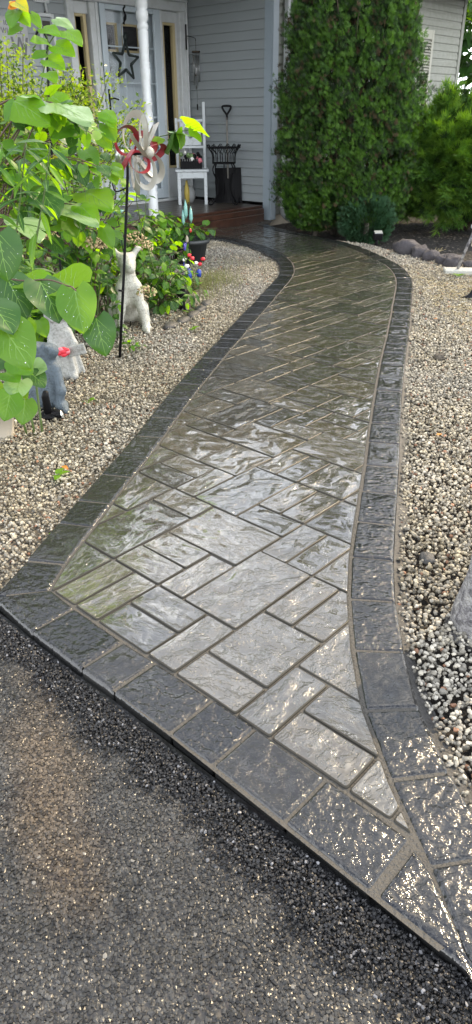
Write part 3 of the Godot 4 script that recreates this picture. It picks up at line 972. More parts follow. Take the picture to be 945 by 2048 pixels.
func build_house():
	house = Node3D.new()
	house.name = "house"
	add_child(house)
	tag(house, "grey-blue lap sided house with recessed porch and white front door", "house")
	house.transform = Transform3D(Basis(Vector3(UU.x, 0, UU.y), Vector3.UP, Vector3(VV.x, 0, VV.y)), HOUSE_O)
	var Z := -1.47
	# porch recess: right side wall, looking left (its boards run from the inner corner out to the corner post)
	var ta := Transform3D(Basis(Vector3(0, 0, 1), Vector3.UP, Vector3(-1, 0, 0)), Vector3(0, 0, Z))
	side_wall("porch_side_wall", ta, 1.47 - 0.105, 0.2144, 26, false, M.siding)
	# wall with the door, in three pieces round the opening
	side_wall("door_wall", Transform3D(Basis(), Vector3(-5.2, 0, Z)), 5.2 - 1.932, 0.2144, 26, false, M.siding)
	side_wall("door_wall", Transform3D(Basis(), Vector3(-0.066, 0, Z)), 0.05, 0.2144, 26, false, M.siding)
	side_wall("door_wall", Transform3D(Basis(), Vector3(-1.93, 0, Z)), 1.862, 2.4500, 4, false, M.siding)
	# front wall right of the post
	side_wall("front_wall", Transform3D(Basis(), Vector3(0.098, 0, 0)), 4.60, 0.06, 28, true, M.siding_weathered)
	hp(house, "foundation", M.clay, 0.0, 4.72, -0.1, 0.058, -0.14, 0.004)
	# corner boards
	var cp := hp(house, "corner_post", M.corner_trim, -0.012, 0.096, 0.0, 2.9, -0.1, 0.022, 0.005)
	hp(cp, "corner_board", M.corner_trim, -0.026, -0.0125, 0.0, 2.9, -0.108, 0.008, 0.003)
	hp(house, "corner_board", M.siding_weathered, 4.70, 4.78, 0.0, 2.92, -0.1, 0.03, 0.004)
	# end wall and back, so that light only comes in where it should
	hp(house, "end_wall", M.siding_weathered, 4.66, 4.74, 0.0, 2.9, -7.0, -0.11, 0.0)
	hp(house, "back_wall", M.siding_weathered, -5.2, 4.66, 0.0, 2.9, -7.1, -7.0, 0.0)
	hp(house, "end_wall", M.siding_weathered, -5.3, -5.21, 0.0, 2.9, -7.0, -1.6, 0.0)
	# roof with porch ceiling
	var st := new_st()
	var ev := 0.75
	var A := Vector3(-5.8, 2.93, ev); var B := Vector3(5.2, 2.93, ev); var C := Vector3(5.2, 4.55, -3.4); var D := Vector3(-5.8, 4.55, -3.4)
	var E2 := Vector3(5.2, 2.93, -7.4); var F := Vector3(-5.8, 2.93, -7.4)
	quad(st, A, B, C, D); quad(st, D, C, E2, F)
	tri(st, B, E2, C); tri(st, A, D, F)
	quad(st, F, E2, B, A)
	var rf_ := part(house, "roof", done(st), M.shingle)
	hp(rf_, "fascia", M.trim, -5.8, 5.2, 2.80, 2.925, ev - 0.03, ev + 0.0, 0.003)
	hp(rf_, "porch_ceiling", M.trim, -5.2, 0.0, 2.86, 2.9, -1.46, ev - 0.04, 0.002)
	# porch platform: wooden riser and floor boards
	var pl := hp(house, "porch_platform", M.porch_floor, -4.6, -0.11, -0.06, 0.157, -1.46, -0.03, 0.0)
	for k in 9:
		hp(pl, "floor_board", M.porch_floor if k < 8 else M.porch_wood, -4.6, -0.112, 0.158, 0.19, -1.455 + k * 0.158, -1.455 + k * 0.158 + 0.154, 0.004)
	hp(pl, "riser_board", M.porch_wood, -4.6, -0.112, -0.05, 0.09, -0.029, -0.004, 0.004)
	hp(pl, "riser_board", M.porch_wood, -4.6, -0.112, 0.094, 0.156, -0.029, -0.008, 0.004)
	# door and sidelights
	var op := part(house, "entry_frame", box_mesh(Vector3(0.10, 2.31, 0.12), 0.008, Vector3(-1.882, 1.35, Z - 0.02)), M.trim)
	hp(op, "jamb", M.trim, -0.168, -0.070, 0.20, 2.50, Z - 0.08, Z + 0.04, 0.008)
	hp(op, "jamb", M.trim, -1.60, -1.47, 0.20, 2.40, Z - 0.08, Z + 0.03, 0.008)
	hp(op, "jamb", M.trim, -1.53, -1.49, 0.20, 2.40, Z + 0.031, Z + 0.045, 0.004)
	hp(op, "jamb", M.trim, -0.50, -0.462, 0.20, 2.40, Z - 0.08, Z + 0.03, 0.006)
	hp(op, "head_trim", M.trim, -1.93, -0.07, 2.40, 2.50, Z - 0.08, Z + 0.055, 0.008)
	hp(op, "head_trim", M.trim, -1.95, -0.05, 2.501, 2.53, Z - 0.08, Z + 0.085, 0.006)
	hp(op, "threshold", M.trim, -1.93, -0.07, 0.192, 0.225, Z - 0.08, Z + 0.06, 0.004)
	hp(op, "back_band", M.trim, -1.945, -1.925, 0.2, 2.50, Z + 0.004, Z + 0.062, 0.004)
	hp(op, "back_band", M.trim, -0.075, -0.055, 0.2, 2.50, Z + 0.012, Z + 0.07, 0.004)
	for s in [[-1.832, -1.60], [-0.462, -0.168]]:
		var sl := hp(house, "sidelight", M.trim, s[0], s[1], 0.226, 0.60, Z - 0.06, Z - 0.015, 0.004)
		hp(sl, "top_panel", M.trim, s[0], s[1], 2.28, 2.40, Z - 0.06, Z - 0.016, 0.004)
		var w: float = s[1] - s[0]
		var g0: float = s[0] + w * 0.12; var g1: float = s[1] - w * 0.16
		hp(sl, "wood_frame", M.jamb_wood, g0, g0 + 0.014, 0.602, 2.278, Z - 0.06, Z - 0.005, 0.003)
		hp(sl, "wood_frame", M.jamb_wood, g1 - 0.045, g1, 0.602, 2.278, Z - 0.06, Z - 0.005, 0.003)
		hp(sl, "wood_frame", M.jamb_wood, g0 + 0.0145, g1 - 0.0455, 2.25, 2.278, Z - 0.06, Z - 0.006, 0.003)
		hp(sl, "wood_frame", M.jamb_wood, g0 + 0.0145, g1 - 0.0455, 0.602, 0.63, Z - 0.06, Z - 0.006, 0.003)
		hp(sl, "pane", M.glass, g0 + 0.0145, g1 - 0.0455, 0.631, 2.249, Z - 0.045, Z - 0.041, 0.0)
		if s[0] > -1.0: hp(sl, "frame_strip", M.trim, g1 + 0.001, s[1], 0.601, 2.279, Z - 0.06, Z - 0.02, 0.003)
		hp(sl, "frame_strip", M.trim, s[0], g0 - 0.001, 0.601, 2.279, Z - 0.06, Z - 0.02, 0.003)
	# dark hall behind the glass
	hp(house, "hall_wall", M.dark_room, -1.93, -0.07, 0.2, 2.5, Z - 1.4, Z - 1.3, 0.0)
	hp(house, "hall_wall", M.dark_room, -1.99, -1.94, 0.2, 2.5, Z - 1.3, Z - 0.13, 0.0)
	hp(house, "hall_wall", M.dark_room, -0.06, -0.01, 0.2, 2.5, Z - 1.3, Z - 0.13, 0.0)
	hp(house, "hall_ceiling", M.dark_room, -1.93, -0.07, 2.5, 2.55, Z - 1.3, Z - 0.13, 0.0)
	# inner door, seen through the storm door
	var idr := hp(house, "inner_door", M.door_paint, -1.45, -0.505, 0.23, 1.93, Z - 0.13, Z - 0.085, 0.002)
	hp(idr, "top_rail", M.door_paint, -1.45, -0.505, 2.23, 2.40, Z - 0.13, Z - 0.085, 0.002)
	for s in [[-1.45, -1.37], [-1.12, -1.05], [-0.76, -0.505]]:
		hp(idr, "stile", M.door_paint, s[0], s[1], 1.931, 2.229, Z - 0.13, Z - 0.0855, 0.002)
	for s in [[-1.37, -1.12], [-1.05, -0.76]]:
		var lt := hp(idr, "small_window", M.jamb_wood, s[0], s[1], 1.931, 1.955, Z - 0.12, Z - 0.08, 0.002)
		hp(lt, "window_frame", M.jamb_wood, s[0], s[1], 2.205, 2.229, Z - 0.12, Z - 0.08, 0.002)
		hp(lt, "window_frame", M.jamb_wood, s[0], s[0] + 0.02, 1.956, 2.204, Z - 0.12, Z - 0.081, 0.002)
		hp(lt, "window_frame", M.jamb_wood, s[1] - 0.03, s[1], 1.956, 2.204, Z - 0.12, Z - 0.081, 0.002)
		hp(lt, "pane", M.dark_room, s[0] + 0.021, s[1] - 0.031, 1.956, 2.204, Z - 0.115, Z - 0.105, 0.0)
	for s in [-1.28, -1.13, -0.93, -0.74, -0.62]:
		hp(idr, "panel_molding", M.door_paint, s, s + 0.022, 0.5, 1.85, Z - 0.0845, Z - 0.076, 0.003)
	# storm door
	var sd := hp(house, "storm_door", M.door_paint, -1.455, -1.372, 0.235, 2.398, Z - 0.005, Z + 0.03, 0.004)
	hp(sd, "stile", M.door_paint, -0.612, -0.502, 0.235, 2.398, Z - 0.005, Z + 0.03, 0.004)
	hp(sd, "rail", M.door_paint, -1.3715, -0.6125, 2.342, 2.397, Z - 0.004, Z + 0.028, 0.004)
	hp(sd, "rail", M.door_paint, -1.3715, -0.6125, 0.236, 0.36, Z - 0.004, Z + 0.028, 0.004)
	hp(sd, "pane", M.glass, -1.371, -0.613, 0.361, 2.341, Z + 0.006, Z + 0.009, 0.0)
	for x in [-1.115, -0.86]: hp(sd, "muntin", M.door_paint, x - 0.006, x + 0.006, 0.361, 2.341, Z + 0.0095, Z + 0.016, 0.002)
	for y in [1.98, 1.60, 1.22, 0.80]: hp(sd, "muntin", M.door_paint, -1.371, -0.613, y - 0.007, y + 0.007, Z + 0.0095, Z + 0.0175, 0.002)
	var hd := hp(sd, "handle", M.iron, -1.432, -1.405, 1.28, 1.53, Z + 0.031, Z + 0.042, 0.004)
	part(hd, "lever", tube_mesh(curve([Vector3(-1.418, 1.42, Z + 0.04), Vector3(-1.418, 1.425, Z + 0.075), Vector3(-1.38, 1.43, Z + 0.085), Vector3(-1.31, 1.415, Z + 0.08)], 4), [0.009], 6), M.iron)
	# turned porch post at the edge of the platform
	var prof := []
	for q in [[0.056, 0.19], [0.056, 0.42], [0.05, 0.43], [0.062, 0.46], [0.045, 0.48], [0.06, 0.52], [0.04, 0.56], [0.05, 0.70], [0.056, 1.0], [0.056, 1.22], [0.048, 1.33], [0.056, 1.345], [0.056, 1.365], [0.046, 1.38], [0.056, 1.40], [0.046, 1.415], [0.05, 1.56], [0.056, 1.68], [0.047, 1.69], [0.058, 1.705], [0.047, 1.72], [0.058, 1.735], [0.048, 1.75], [0.056, 2.02], [0.048, 2.03], [0.06, 2.05], [0.06, 2.075], [0.046, 2.10], [0.066, 2.13], [0.066, 2.19], [0.05, 2.21], [0.064, 2.23], [0.064, 2.9]]:
		prof.append(Vector2(q[0], q[1]))
	var pp := part(house, "porch_post", lathe_mesh(prof, 20, true), M.trim, Transform3D(Basis(), Vector3(-1.845, 0, -0.25)))
	pp.set_meta("label", "white turned porch post with worn paint")
	# downspout left of the evergreen, elbow and pale extension on the ground
	var ds := part(house, "downspout", box_mesh(Vector3(0.058, 2.7, 0.062), 0.008, Vector3(0.215, 1.47, 0.052)), M.trim)
	hp(ds, "strap", M.trim, 0.175, 0.255, 0.235, 0.255, 0.018, 0.088, 0.002)
	part(ds, "elbow", tube_mesh(curve([Vector3(0.215, 0.14, 0.05), Vector3(0.222, 0.06, 0.07), Vector3(0.27, -0.0, 0.15), Vector3(0.36, -0.015, 0.24), Vector3(0.46, -0.02, 0.30)], 4), [0.040, 0.045], 8), M.grey_pot)
	# louvred shutter and the window beside it
	var sh := hp(house, "shutter", M.shutter_paint, 3.40, 3.45, 0.86, 2.34, 0.018, 0.045, 0.004)
	hp(sh, "stile", M.shutter_paint, 3.76, 3.82, 0.86, 2.34, 0.018, 0.045, 0.004)
	hp(sh, "rail", M.shutter_paint, 3.4505, 3.7595, 2.22, 2.34, 0.018, 0.043, 0.004)
	hp(sh, "rail", M.shutter_paint, 3.4505, 3.7595, 0.86, 0.94, 0.018, 0.043, 0.004)
	var sm := box_mesh(Vector3(0.308, 0.008, 0.036), 0.002)
	for k in 32:
		part(sh, "slat", sm, M.shutter_paint, Transform3D(Basis(Vector3(1, 0, 0), deg_to_rad(40)), Vector3(3.605, 0.962 + k * 0.0395, 0.032)))
	var wi := hp(house, "window", M.trim, 2.1, 3.39, 2.28, 2.36, 0.018, 0.05, 0.004)
	hp(wi, "sill", M.trim, 2.08, 3.39, 0.82, 0.87, 0.018, 0.07, 0.004)
	for x in [2.1, 2.72, 3.34]: hp(wi, "sash", M.trim, x, x + 0.05, 0.871, 2.279, 0.018, 0.045, 0.003)
	hp(wi, "pane", M.dark_room, 2.151, 3.339, 0.871, 2.279, 0.0185, 0.026, 0.0)
	# conduit in the inner corner
	part(house, "conduit", tube_mesh([Vector3(-0.035, 1.0, Z + 0.035), Vector3(-0.03, 1.8, Z + 0.03), Vector3(-0.03, 2.86, Z + 0.03)], [0.009], 6), M.trim)

func build_porch_things():
	var Z := -1.47
	# star on the door
	var star := Node3D.new()
	star.name = "door_star"
	add_child(star)
	tag(star, "dark metal star ornament hanging on the white front door", "ornament")
	star.transform = house.transform * Transform3D(Basis(Vector3(0, 0, 1), deg_to_rad(-4)), Vector3(-1.115, 1.83, Z + 0.035))
	var pts := []
	for k in 10:
		var r := 0.215 if k % 2 == 0 else 0.088
		pts.append(Vector3(sin(TAU * k / 10) * r, cos(TAU * k / 10) * r, 0))
	for k in 10:
		var st := new_st(true)
		add_tube(st, [pts[k], pts[(k + 1) % 10]], [0.012 if k % 2 == 0 else 0.018, 0.018 if k % 2 == 0 else 0.012], 6)
		part(star, "bar", done(st), M.verdigris)
	part(star, "hanger", tube_mesh([Vector3(0, 0.21, 0), Vector3(0.0, 0.26, 0), Vector3(0.0, 0.30, 0)], [0.02, 0.03, 0.008], 6), M.verdigris)
	var bow := part(star, "bow", tube_mesh(curve([Vector3(-0.02, 0.38, 0.0), Vector3(0.0, 0.47, 0.012), Vector3(-0.02, 0.53, 0.0), Vector3(0.005, 0.56, 0.0), Vector3(-0.02, 0.60, 0.0)], 3), [0.017, 0.009, 0.02, 0.015, 0.01], 6), M.iron)
	bow.set_meta("label", "black twisted cord above the star")
	# wind chime by the inner corner
	var ch := thing("wind_chime", "wind chime of silver tubes under a dark disc beside the door trim", "wind chime", hw(-0.07, 1.955, -1.25))
	part(ch, "top_disc", lathe_mesh([Vector2(0.0, 0.0), Vector2(0.052, 0.0), Vector2(0.055, 0.008), Vector2(0.052, 0.018), Vector2(0.0, 0.018)], 14), M.twig)
	for k in 6:
		var a := TAU * k / 6 + 0.3
		var l: float = [0.30, 0.36, 0.27, 0.33, 0.38, 0.29][k]
		part(ch, "chime_tube", tube_mesh([Vector3(cos(a) * 0.04, -0.03, sin(a) * 0.04), Vector3(cos(a) * 0.04, -0.03 - l, sin(a) * 0.04)], [0.008], 8), M.steel)
	part(ch, "clapper", lathe_mesh([Vector2(0, -0.26), Vector2(0.02, -0.26), Vector2(0.02, -0.245), Vector2(0, -0.245)], 10), M.twig)
	part(ch, "cord", tube_mesh([Vector3(0, 0.018, 0), Vector3(0, 0.12, 0)], [0.0025], 5), M.twig)
	part(ch, "wind_sail", box_mesh(Vector3(0.018, 0.07, 0.006), 0.001, Vector3(0, -0.62, 0)), M.iron)
	part(ch, "sail_cord", tube_mesh([Vector3(0, -0.24, 0), Vector3(0, -0.6, 0)], [0.0018], 4), M.iron)
	var br := thing("chime_bracket", "thin black bracket holding the wind chime at the door trim", "bracket", hw(-0.062, 2.1, -1.40))
	part(br, "plate", box_mesh(Vector3(0.018, 0.28, 0.012), 0.002, Vector3(-0.02, 0.03, 0.03)), M.iron)
	part(br, "arm", tube_mesh(curve([Vector3(-0.02, 0.04, 0.04), Vector3(0.02, 0.035, 0.1), Vector3(0.10, 0.01, 0.14), Vector3(0.105, -0.02, 0.11)], 3), [0.004], 5), M.iron)
	# white chair with a heart cut in its tall back
	var chp := hw(-0.54, 0.19, -0.92)
	var chair := thing("white_chair", "tall white wooden chair with heart cut-out back on the porch", "chair", chp, deg_to_rad(4))
	var W := 0.40
	for s in [-1, 1]:
		part(chair, "leg", box_mesh(Vector3(0.042, 0.40, 0.042), 0.004, Vector3(s * 0.175, 0.20, 0.15)), M.chair_white)
		part(chair, "back_post", box_mesh(Vector3(0.036, 1.20 if s > 0 else 1.02, 0.04), 0.004, Vector3(s * 0.182, 0.60 if s > 0 else 0.51, -0.15)), M.chair_white)
	part(chair, "seat", box_mesh(Vector3(0.44, 0.028, 0.38), 0.006, Vector3(0, 0.414, 0.0)), M.chair_white)
	part(chair, "apron", box_mesh(Vector3(0.307, 0.075, 0.022), 0.003, Vector3(0, 0.36, 0.16)), M.chair_white)
	for y in [0.99, 0.68]: part(chair, "rail", box_mesh(Vector3(0.327, 0.028, 0.022), 0.003, Vector3(0, y, -0.15)), M.chair_white)
	var heart := PackedVector2Array()
	for k in 28:
		var t := TAU * k / 28
		heart.append(Vector2(16.0 * pow(sin(t), 3), 13.0 * cos(t) - 5.0 * cos(2 * t) - 2.0 * cos(3 * t) - cos(4 * t)) * 0.0056 + Vector2(0, 0.855))
	var sl := CSGPolygon3D.new()
	sl.polygon = PackedVector2Array([Vector2(-0.135, 0.70), Vector2(0.135, 0.70), Vector2(0.135, 0.972), Vector2(-0.135, 0.972)])
	sl.depth = 0.016
	var cut := CSGPolygon3D.new()
	cut.polygon = heart
	cut.depth = 0.06
	cut.position.z = 0.02
	cut.operation = CSGShape3D.OPERATION_SUBTRACTION
	cut.name = "heart_cut"
	sl.add_child(cut)
	sl.name = "back_panel"
	sl.material = M.chair_white
	sl.position = Vector3(0, 0, -0.145)
	chair.add_child(sl)
	# flower box on the seat
	var bx := thing("flower_box", "dark picket planter box of black and pale flowers on the chair seat", "planter", hw(-0.54, 0.618, -0.93), deg_to_rad(4))
	part(bx, "box", box_mesh(Vector3(0.29, 0.09, 0.10), 0.003, Vector3(0, 0.045, 0)), M.black_plastic)
	for k in 9: part(bx, "picket", box_mesh(Vector3(0.022, 0.12, 0.007), 0.002, Vector3(-0.128 + k * 0.032, 0.06, 0.055)), M.iron)
	var lm := lump_mesh(5, 7, 0.5, 90)
	for k in 22:
		var mm: Material = [M.white_flower, M.iron, M.pink_flower, M.iron, M.leaf_pale][k % 5]
		part(bx, "flower", lm, mm, Transform3D(Basis(Vector3.UP, rf(0, TAU)).scaled(Vector3.ONE * rf(0.02, 0.036)), Vector3(rf(-0.13, 0.13), rf(0.10, 0.20), rf(-0.045, 0.045))))
	# things under the chair
	var jar := thing("grey_crock", "small grey crock standing under the white chair", "crock", hw(-0.50, 0.19, -1.05))
	part(jar, "body", lathe_mesh([Vector2(0.0, 0.0), Vector2(0.07, 0.0), Vector2(0.1, 0.07), Vector2(0.1, 0.14), Vector2(0.07, 0.2), Vector2(0.075, 0.21), Vector2(0.06, 0.21), Vector2(0.055, 0.19), Vector2(0.0, 0.19)], 18), M.grey_pot)
	var yl := thing("yellow_bottle", "slim yellow bottle standing under the white chair", "bottle", hw(-0.60, 0.19, -0.97))
	part(yl, "body", lathe_mesh([Vector2(0.0, 0.0), Vector2(0.034, 0.0), Vector2(0.036, 0.16), Vector2(0.02, 0.24), Vector2(0.013, 0.29), Vector2(0.0, 0.29)], 12), M.yellow_thing)
	# wrought iron plant stand
	var stand := thing("plant_stand", "black wrought iron plant stand with scrolled basket and curled feet", "plant stand", hw(-0.335, 0.19, -0.52), deg_to_rad(6))
	for y in [0.50, 0.68]:
		var rr := 0.15 if y < 0.6 else 0.215
		var ring := []
		for k in 25: ring.append(Vector3(cos(TAU * k / 24) * rr, y, sin(TAU * k / 24) * rr))
		part(stand, "hoop", tube_mesh(ring, [0.008], 5, false), M.iron)
	for k in 14:
		var a := TAU * k / 14
		var d := Vector3(cos(a), 0, sin(a))
		var t := Vector3(-d.z, 0, d.x)
		var p := [d * 0.15 + Vector3(0, 0.50, 0), d * 0.155 + Vector3(0, 0.60, 0), d * 0.19 + Vector3(0, 0.665, 0) + t * 0.035, d * 0.215 + Vector3(0, 0.70, 0) + t * 0.045, d * 0.215 + Vector3(0, 0.715, 0) + t * 0.02, d * 0.205 + Vector3(0, 0.69, 0)]
		part(stand, "scroll", tube_mesh(curve(p, 3), [0.0048], 5), M.iron)
		var p2 := [d * 0.15 + Vector3(0, 0.50, 0), d * 0.155 + Vector3(0, 0.60, 0), d * 0.19 + Vector3(0, 0.665, 0) - t * 0.035, d * 0.21 + Vector3(0, 0.68, 0) - t * 0.045]
		part(stand, "scroll", tube_mesh(curve(p2, 3), [0.0042], 5), M.iron)
	for k in 4:
		var a := TAU * k / 4 + PI / 4 + 0.2
		var d := Vector3(cos(a), 0, sin(a))
		var p := [d * 0.15 + Vector3(0, 0.5, 0), d * 0.19 + Vector3(0, 0.42, 0), d * 0.13 + Vector3(0, 0.3, 0), d * 0.12 + Vector3(0, 0.16, 0), d * 0.19 + Vector3(0, 0.03, 0), d * 0.25 + Vector3(0, 0.012, 0), d * 0.27 + Vector3(0, 0.04, 0), d * 0.25 + Vector3(0, 0.06, 0)]
		part(stand, "leg", tube_mesh(curve(p, 4), [0.0085], 6), M.iron)
	part(stand, "stem", tube_mesh([Vector3(0, 0.12, 0), Vector3(0, 0.5, 0)], [0.008], 6), M.iron)
	# shovel leaning in the recess
	var sp := hw(-0.16, 0.19, -0.60)
	var shv := thing("snow_shovel", "black bladed shovel with grey shaft and D handle leaning on siding", "shovel", sp)
	shv.transform = house.transform * Transform3D(Basis(Vector3(0, 1, 0), deg_to_rad(-38)) * Basis(Vector3(1, 0, 0), deg_to_rad(-4)), Vector3(-0.17, 0.192, -0.60))
	part(shv, "shaft", tube_mesh([Vector3(0, 0.30, 0), Vector3(0, 1.02, 0)], [0.014], 8), M.grey_wood)
	part(shv, "grip", tube_mesh(curve([Vector3(0, 1.00, 0), Vector3(0, 1.05, 0), Vector3(-0.045, 1.11, 0), Vector3(-0.05, 1.15, 0), Vector3(0.05, 1.15, 0), Vector3(0.045, 1.11, 0), Vector3(0, 1.05, 0)], 4), [0.017, 0.014], 6), M.black_plastic)
	var bs := new_st(true)
	for i in 8:
		for k in 6:
			var P := func(i2: int, k2: int): 
				var x := (i2 / 8.0 - 0.5) * 0.36
				var y := k2 / 6.0 * 0.43
				return Vector3(x, y, 0.05 * pow(absf(x) / 0.18, 2) - 0.03 + 0.02 * cos(y * 6.0))
			quad(bs, P.call(i, k), P.call(i + 1, k), P.call(i + 1, k + 1), P.call(i, k + 1))
	part(shv, "blade", done(bs), M.black_plastic)
	for k in 6: part(shv, "rib", box_mesh(Vector3(0.008, 0.15, 0.012), 0.002, Vector3(-0.13 + k * 0.052, 0.10, 0.0)), M.black_plastic)
	# left part of the door wall: lettered board, mirror frame and lamp bracket
	var sg := thing("wall_sign", "white lettered wooden sign on the siding at the left edge", "sign")
	sg.transform = house.transform * Transform3D(Basis(), Vector3(-2.66, 2.0, Z + 0.022))
	part(sg, "board", box_mesh(Vector3(0.36, 0.36, 0.018), 0.003), M.sign_white)
	for e in [["ICS SU", 0.045, -0.02, 0.125], ["WIGGLE", 0.05, -0.02, 0.055], ["W", 0.17, 0.06, -0.075]]:
		var tm := TextMesh.new()
		tm.text = e[0]; tm.font_size = 64; tm.pixel_size = e[1] / 46.0; tm.depth = 0.003
		part(sg, "lettering", tm, M.letters, Transform3D(Basis(), Vector3(e[2], e[3], 0.0095)))
	var fr := thing("wall_lantern_frame", "narrow white hanging frame with dark glass top on the siding", "wall frame")
	fr.transform = house.transform * Transform3D(Basis(), Vector3(-2.225, 1.95, Z + 0.03))
	for s in [-1, 1]: part(fr, "stile", box_mesh(Vector3(0.034, 0.58, 0.03), 0.004, Vector3(s * 0.088, 0, 0)), M.trim)
	for y in [0.275, -0.275]: part(fr, "rail", box_mesh(Vector3(0.142, 0.036, 0.03), 0.004, Vector3(0, y, 0)), M.trim)
	part(fr, "panel", box_mesh(Vector3(0.142, 0.5, 0.008), 0.001, Vector3(0, 0, -0.008)), M.siding)
	part(fr, "dark_pane", box_mesh(Vector3(0.10, 0.14, 0.006), 0.001, Vector3(0, 0.15, 0.0)), M.room_wall)
	part(fr, "hook", tube_mesh(curve([Vector3(-0.015, 0.295, 0.01), Vector3(0, 0.31, 0.012), Vector3(0.015, 0.295, 0.01)], 3), [0.005], 5), M.iron)
	var wl := thing("wall_bracket", "pale metal bracket hanging above the white wall frame", "bracket")
	wl.transform = house.transform * Transform3D(Basis(), Vector3(-2.25, 2.36, Z + 0.02))
	part(wl, "plate", box_mesh(Vector3(0.2, 0.05, 0.03), 0.006), M.trim)
	part(wl, "rod", tube_mesh([Vector3(0.03, -0.02, 0.03), Vector3(0.035, -0.12, 0.035)], [0.012], 8), M.trim)

# ------------------------------------------------------------------ leaves
var heart_leaf: Array[ArrayMesh] = []
var flat_leaf: Array[ArrayMesh] = []
var oval_leaf: Array[ArrayMesh] = []
var lance_leaf: Array[ArrayMesh] = []
var tiny_leaf: ArrayMesh

func leaf_mesh(shape: int, bend: float, fold: float, wave: float, rows := 14) -> ArrayMesh:
	# unit leaf: stalk end at the origin, tip at +x, upper face +y; second surface carries the veins
	var cols := [-1.0, -0.75, -0.5, -0.25, 0.0, 0.25, 0.5, 0.75, 1.0]
	var W := func(t: float) -> float:
		if shape == 0: return 1.03 * pow(t + 0.04, 0.45) * pow(maxf(1.0 - t, 0.0), 0.85)
		if shape == 1: return 0.30 * pow(sin(PI * pow(clampf(t, 0, 1), 0.85)), 0.9)
		return 0.10 * pow(sin(PI * pow(clampf(t, 0, 1), 0.8)), 0.9)
	var P := func(t: float, c: float) -> Vector3:
		var w: float = W.call(t)
		var lobe := (0.17 * pow(1.0 - t, 5) * pow(absf(c), 1.3)) if shape == 0 else 0.0
		var x := t - lobe
		var y := -bend * t * t + fold * absf(c) * w + wave * sin(t * 9.0 + c * 2.5) * absf(c) + (0.011 * cos(TAU * (t * 5.0 - absf(c) * 1.4)) * minf(1.0, absf(c) * 3.0) * (1.0 - t) if shape == 0 else 0.0)
		return Vector3(x, y, c * w)
	var st := new_st(true)
	for i in rows:
		for k in cols.size() - 1:
			var t0 := float(i) / rows; var t1 := float(i + 1) / rows
			var a: Vector3 = P.call(t0, cols[k]); var b: Vector3 = P.call(t0, cols[k + 1]); var c: Vector3 = P.call(t1, cols[k + 1]); var d: Vector3 = P.call(t1, cols[k])
			tri(st, a, b, c); tri(st, a, c, d)
	var me := done(st)
	var sv := new_st()
	var strip := func(p: Array, w0: float, w1: float):
		for i in p.size() - 1:
			var d: Vector3 = (p[i + 1] - p[i]).normalized().cross(Vector3.UP).normalized()
			var wa: float = lerpf(w0, w1, float(i) / (p.size() - 1)); var wb: float = lerpf(w0, w1, float(i + 1) / (p.size() - 1))
			var u := Vector3(0, 0.006, 0)
			quad(sv, p[i] - d * wa + u, p[i + 1] - d * wb + u, p[i + 1] + d * wb + u, p[i] + d * wa + u)
	var mid := []
	for i in 7: mid.append(P.call(i / 6.0 * 0.96, 0.0))
	strip.call(mid, 0.013, 0.004)
	if shape < 2:
		for s in [-1.0, 1.0]:
			for q in [[0.02, 0.42, 0.62], [0.18, 0.58, 0.7], [0.36, 0.72, 0.7], [0.54, 0.84, 0.65]]:
				strip.call([P.call(q[0], 0.0), P.call(lerpf(q[0], q[1], 0.55), s * q[2] * 0.5), P.call(q[1], s * q[2])], 0.007, 0.003)
	sv.generate_normals()
	return sv.commit(me)

var drop_mesh: ArrayMesh

func make_leaves():
	drop_mesh = lump_mesh(4, 6, 0.0, 1)
	for v in [[0.22, 0.10, 0.02], [0.35, -0.12, 0.03], [0.10, 0.22, 0.025], [0.28, 0.02, 0.035]]: heart_leaf.append(leaf_mesh(0, v[0], v[1], v[2]))
	flat_leaf.append(leaf_mesh(0, 0.05, 0.03, 0.03))
	flat_leaf.append(leaf_mesh(0, 0.09, -0.04, 0.035))
	for v in [[0.25, 0.15, 0.015], [0.40, 0.05, 0.02], [0.12, 0.25, 0.02]]: oval_leaf.append(leaf_mesh(1, v[0], v[1], v[2], 6))
	for v in [[0.30, 0.2, 0.005], [0.55, 0.1, 0.01], [0.15, 0.3, 0.0]]: lance_leaf.append(leaf_mesh(2, v[0], v[1], v[2], 5))
	var st := new_st(true)
	for p in [[0.0, 0.0], [0.5, 0.0]]: pass
	quad(st, Vector3(0, 0, 0), Vector3(0.45, 0.05, 0.26), Vector3(1, -0.08, 0), Vector3(0.45, 0.05, -0.26))
	if tiny_leaf == null: tiny_leaf = done(st)

func leaf_at(parent: Node, kinds: Array, base: Vector3, tip_dir: Vector3, normal: Vector3, size: float, m: Material, wide := 1.0):
	var x := tip_dir.normalized()
	var y := (normal - x * normal.dot(x)).normalized()
	var z := x.cross(y)
	var o := part(parent, "leaf", kinds[rng.randi() % kinds.size()], null, Transform3D(Basis(x * size, y * size, z * size * wide), base))
	o.set_surface_override_material(0, m)
	o.set_surface_override_material(1, M.leaf_vein)
	return o

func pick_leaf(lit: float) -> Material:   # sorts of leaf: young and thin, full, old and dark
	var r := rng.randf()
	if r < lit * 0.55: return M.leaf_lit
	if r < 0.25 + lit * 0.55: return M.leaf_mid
	return M.leaf_deep

